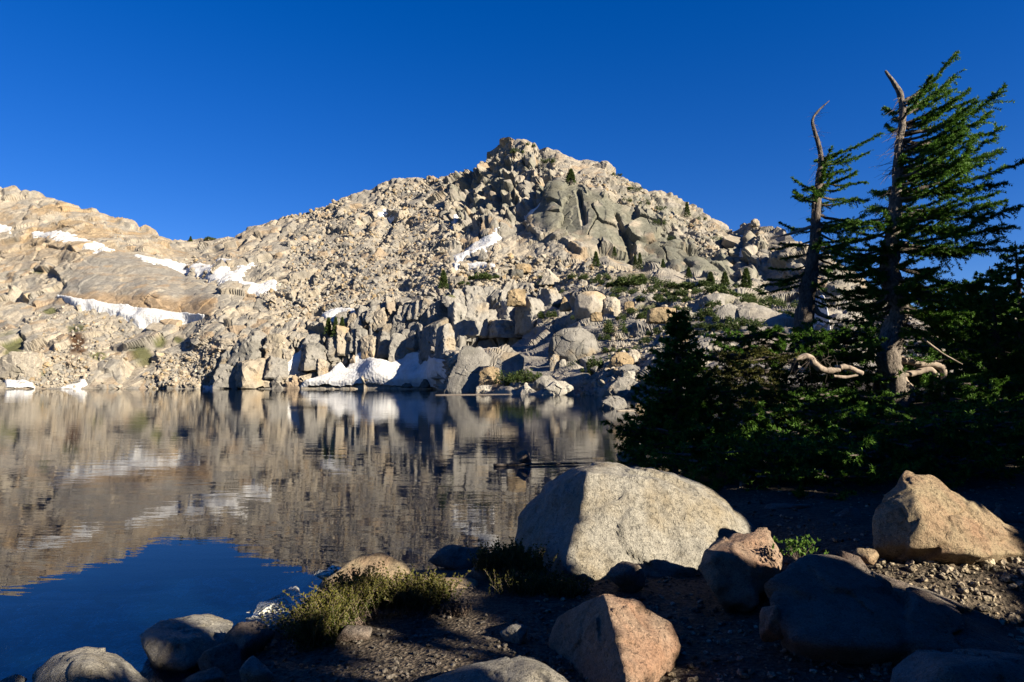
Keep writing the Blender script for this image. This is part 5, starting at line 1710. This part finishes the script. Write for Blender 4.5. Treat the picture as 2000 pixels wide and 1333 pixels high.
def leafy_plant(label, c, w, h, seed):
    r = np.random.default_rng(seed)
    t = thing('leafy_plant', label, 'plant', c)
    n = 90
    q = np.stack([r.normal(0, w / 4, n), r.normal(0, w / 5, n), h * r.uniform(0.2, 1, n)], 1)
    D = np.stack([r.normal(0, .6, n), r.normal(0, .6, n), np.ones(n)], 1)
    D /= np.linalg.norm(D, axis=1)[:, None]
    V, F, sh = needles(q, D, 0.028, 0.018, 3, seed, 0.9)
    mesh_obj('leaves', V, F, M_BRIGHT, t, attrs={'shade': sh})['kind'] = 'stuff'
    V, F = join([tube([(0, 0, -0.03), tuple(p)], [0.002, 0.001], 3, False) for p in q[::3]])
    mesh_obj('stems', V, F, M_DRYSTEM, t)['kind'] = 'stuff'


leafy_plant('small bright green leafy plant between the speckled rock and the long dark boulder', at(1560, 1092, 4.72), 0.26, 0.13, 8)

# ------------------------------------------------------------------ unseen hemlocks added to shade the bank, crowns cut open for the sun patches
Vg, Fg = [], []
nv = 0
for V, F in FG + [(Vn, Fn)]:
    Vg.append(V)
    Fg += (tri(F) + nv).tolist()
    nv += len(V)
bvh = BVHTree.FromPolygons([tuple(v) for v in np.vstack(Vg)], Fg)
GAPS = [[(1128, 912), (1190, 902), (1320, 920), (1392, 955), (1475, 1030), (1400, 1048), (1300, 1062), (1240, 1085), (1190, 1104), (1150, 1104), (1118, 1080), (1108, 1040), (1140, 940)],
        [(1178, 1163), (1245, 1175), (1310, 1218), (1328, 1260), (1300, 1300), (1258, 1333), (1232, 1333), (1228, 1260), (1195, 1200)],
        [(1775, 930), (1850, 955), (1930, 1000), (1998, 1055), (1990, 1078), (1900, 1068), (1800, 1038), (1785, 985)],
        [(1720, 1082), (1990, 1085), (1995, 1105), (1800, 1110), (1730, 1098)], [(1850, 1157), (1990, 1175), (1995, 1203), (1930, 1198)],
        [(70, 1305), (110, 1275), (180, 1263), (240, 1285), (250, 1300), (180, 1312), (120, 1333), (70, 1333)], [(290, 1235), (320, 1215), (405, 1200), (430, 1210), (400, 1230), (340, 1238)],
        [(640, 1120), (690, 1095), (740, 1085), (770, 1100), (720, 1120), (660, 1140)], [(850, 1130), (905, 1130), (905, 1160), (870, 1165)],
        [(1015, 1287), (1055, 1290), (1065, 1315), (1050, 1333), (1022, 1333), (1030, 1300)], [(1400, 1066), (1500, 1038), (1522, 1080), (1450, 1084)],
        [(1720, 1118), (1800, 1148), (1870, 1180), (1850, 1180), (1780, 1150)]]
targets = []
for poly in GAPS:
    pl = np.array(poly, float)
    st = 11 if np.ptp(pl[:, 0]) > 250 else 8
    X, Yp = np.meshgrid(np.arange(pl[:, 0].min(), pl[:, 0].max() + st, st), np.arange(pl[:, 1].min(), pl[:, 1].max() + st, st))
    X, Yp = X.ravel(), Yp.ravel()
    ok = in_poly(X, Yp, pl) > -1
    for a, b in zip(X[ok], Yp[ok]):
        hit = bvh.ray_cast(Vector(EYE), Vector(ray(a, b)).normalized())
        if hit[0] is not None:
            targets.append(np.array(hit[0]))


def lit(poly, Y, st=14):
    pl = np.array(poly, float)
    X, Yp = np.meshgrid(np.arange(pl[:, 0].min(), pl[:, 0].max() + st, st), np.arange(pl[:, 1].min(), pl[:, 1].max() + st, st))
    ok = in_poly(X.ravel(), Yp.ravel(), pl) > -2
    targets.extend(list(at(X.ravel()[ok], Yp.ravel()[ok], Y)))


lit([(548, 1210), (620, 1150), (700, 1125), (725, 1150), (640, 1262), (570, 1255)], 4.5, 10)
lit([(735, 1140), (850, 1140), (850, 1165), (740, 1168)], 4.9, 10)
lit([(1535, 1062), (1598, 1062), (1592, 1086), (1540, 1086)], 4.72, 10)
lit([(1722, 690), (1755, 605), (1765, 620), (1750, 700), (1772, 775), (1730, 775)], 12.8)
lit([(1745, 690), (1845, 705), (1850, 780), (1820, 780), (1820, 735), (1760, 720)], 12.9)
lit([(1548, 688), (1600, 688), (1692, 718), (1690, 745), (1600, 735), (1550, 712)], 11.5, 10)
lit([(1400, 655), (1690, 645), (1690, 680), (1560, 690), (1400, 700)], 12.2, 12)
lit([(1400, 700), (1500, 700), (1500, 760), (1420, 770)], 11.4, 18)
lit([(1510, 766), (1765, 766), (1765, 800), (1510, 800)], 10.9, 12)
lit([(1440, 812), (1640, 812), (1765, 828), (1768, 868), (1640, 850), (1440, 846)], 9.8, 12)
lit([(1840, 744), (1998, 744), (1998, 780), (1845, 780)], 11.2, 12)
lit([(1500, 940), (1530, 940), (1530, 980), (1500, 980)], 8.3, 16)
targets = np.array(targets)


# the sunlit spots seen along the sun's rays, as a raster 4 cm fine
E1 = np.cross(SUN, [0, 0, 1.0])
E1 /= np.linalg.norm(E1)
E2 = np.cross(E1, SUN)
CELL = 0.04
RAST = np.zeros((1400, 700), bool)


def to_cell(P):
    return np.clip(np.stack([(P @ E1 + 28) / CELL, (P @ E2 + 12) / CELL], 1).astype(int), 0, [1399, 699])


_c = to_cell(targets)
for _dx in range(-4, 5):
    for _dy in range(-4, 5):
        if _dx * _dx + _dy * _dy <= 17:
            RAST[np.clip(_c[:, 0] + _dx, 0, 1399), np.clip(_c[:, 1] + _dy, 0, 699)] = True


def open_to_sun(P):
    """False for twigs that would shade one of the sunlit spots"""
    c = to_cell(P)
    return ~RAST[c[:, 0], c[:, 1]]


Sh = np.array([math.sin(SUN_AZ), -math.cos(SUN_AZ)])
Pp = np.array([math.cos(SUN_AZ), math.sin(SUN_AZ)])
occluders = [(6.6, 0.6, 7.6, 1.9), (7.2, 2.9, 7.8, 1.9), (6.8, 5.2, 7.4, 1.9), (7.4, 7.4, 8.4, 1.9), (7.0, 9.6, 9.6, 2.0), (7.6, 11.6, 8.6, 1.8), (7.4, 13.8, 7.8, 1.9), (7.8, 16.2, 8.6, 1.9), (7.0, 18.6, 11.5, 2.2), (7.6, 21.2, 12.5, 2.3), (8.8, 12.7, 8.4, 1.9), (8.8, 15.0, 8.0, 1.9), (6.4, 12.4, 7.2, 1.7), (8.6, 19.9, 12.0, 2.2), (6.8, 17.2, 9.0, 1.8), (5.8, 10.6, 7.0, 1.7), (9.4, 11.0, 9.5, 2.0), (9.8, 13.9, 9.0, 2.0), (6.2, 8.4, 7.0, 1.7),
         (9.8, 1.8, 8.8, 2.0), (10.2, 4.3, 8.8, 2.0), (10.0, 6.6, 9.0, 2.0), (10.4, 9.0, 10.5, 2.0), (9.2, -1.5, 8.5, 2.0), (5.0, 1.6, 6.6, 1.6), (5.2, 3.8, 6.6, 1.6), (5.4, 6.0, 6.6, 1.6), (8.6, 3.6, 8.6, 2.0), (8.8, 5.9, 8.6, 2.0), (8.6, 1.0, 8.6, 2.0), (8.8, 8.3, 9.0, 2.0)]
for k, (a, p, h, rad) in enumerate(occluders):
    if p < 12.2:
        h, rad = h + 3.2, rad + 0.25
    best = None
    for dp in np.arange(-0.9, 0.95, 0.15):       # a trunk that does not stand before a sunlit spot
        q = Sh * a + Pp * (p + dp)
        z = np.linspace(0.3, h * 0.85, 60)
        X = np.stack([np.full(60, q[0]), np.full(60, q[1]), z], 1)
        n = sum((~open_to_sun(X + E1 * w)).sum() for w in (-0.12, 0.0, 0.12)) + abs(dp)
        if best is None or n < best[0]:
            best = (n, q)
    q = best[1]
    round_conifer(f'unseen hemlock of the added grove behind the viewer', q[0], q[1], h, rad, 60 + k, 80, cull=open_to_sun, K=2, nl=0.24, nw=0.17, step=0.13, gap=0.14, low=0.02, group='grove behind the viewer')
for k, (x, y, h, rad) in enumerate([(1.2, -3.8, 9.0, 2.3), (-2.0, -4.6, 9.0, 2.4), (3.6, -5.4, 9.5, 2.4), (4.4, -2.2, 8.5, 1.8), (-4.5, -7.0, 9.0, 2.4)]):  # more unseen trees added behind the viewer to block skylight
    round_conifer('unseen hemlock of the added grove behind the viewer', x, y, h, rad, 90 + k, 80, cull=open_to_sun, K=2, nl=0.24, nw=0.17, step=0.13, gap=0.14, low=0.04, group='grove behind the viewer')

# labels that still coincide are told apart by their place
same = {}
for o in COL.objects:
    if o.get('category') and o.get('group') != 'grove behind the viewer':
        same.setdefault(o['label'], []).append(o)
for lab, os_ in same.items():
    if len(os_) > 1:
        os_.sort(key=lambda o: o.location.x / max(o.location.y, 1))
        words_ = {2: ['left one', 'right one'], 3: ['left one', 'middle one', 'right one']}.get(len(os_))
        if words_ is None:
            words_ = ['leftmost', 'second from left', 'third from left', 'fourth from left', 'fifth from left', 'sixth from left', 'seventh from left'][:len(os_)]
        for o, w in zip(os_, words_):
            o['label'] = f'{lab}, {w}' if len(f'{lab} {w}'.split()) <= 16 else lab
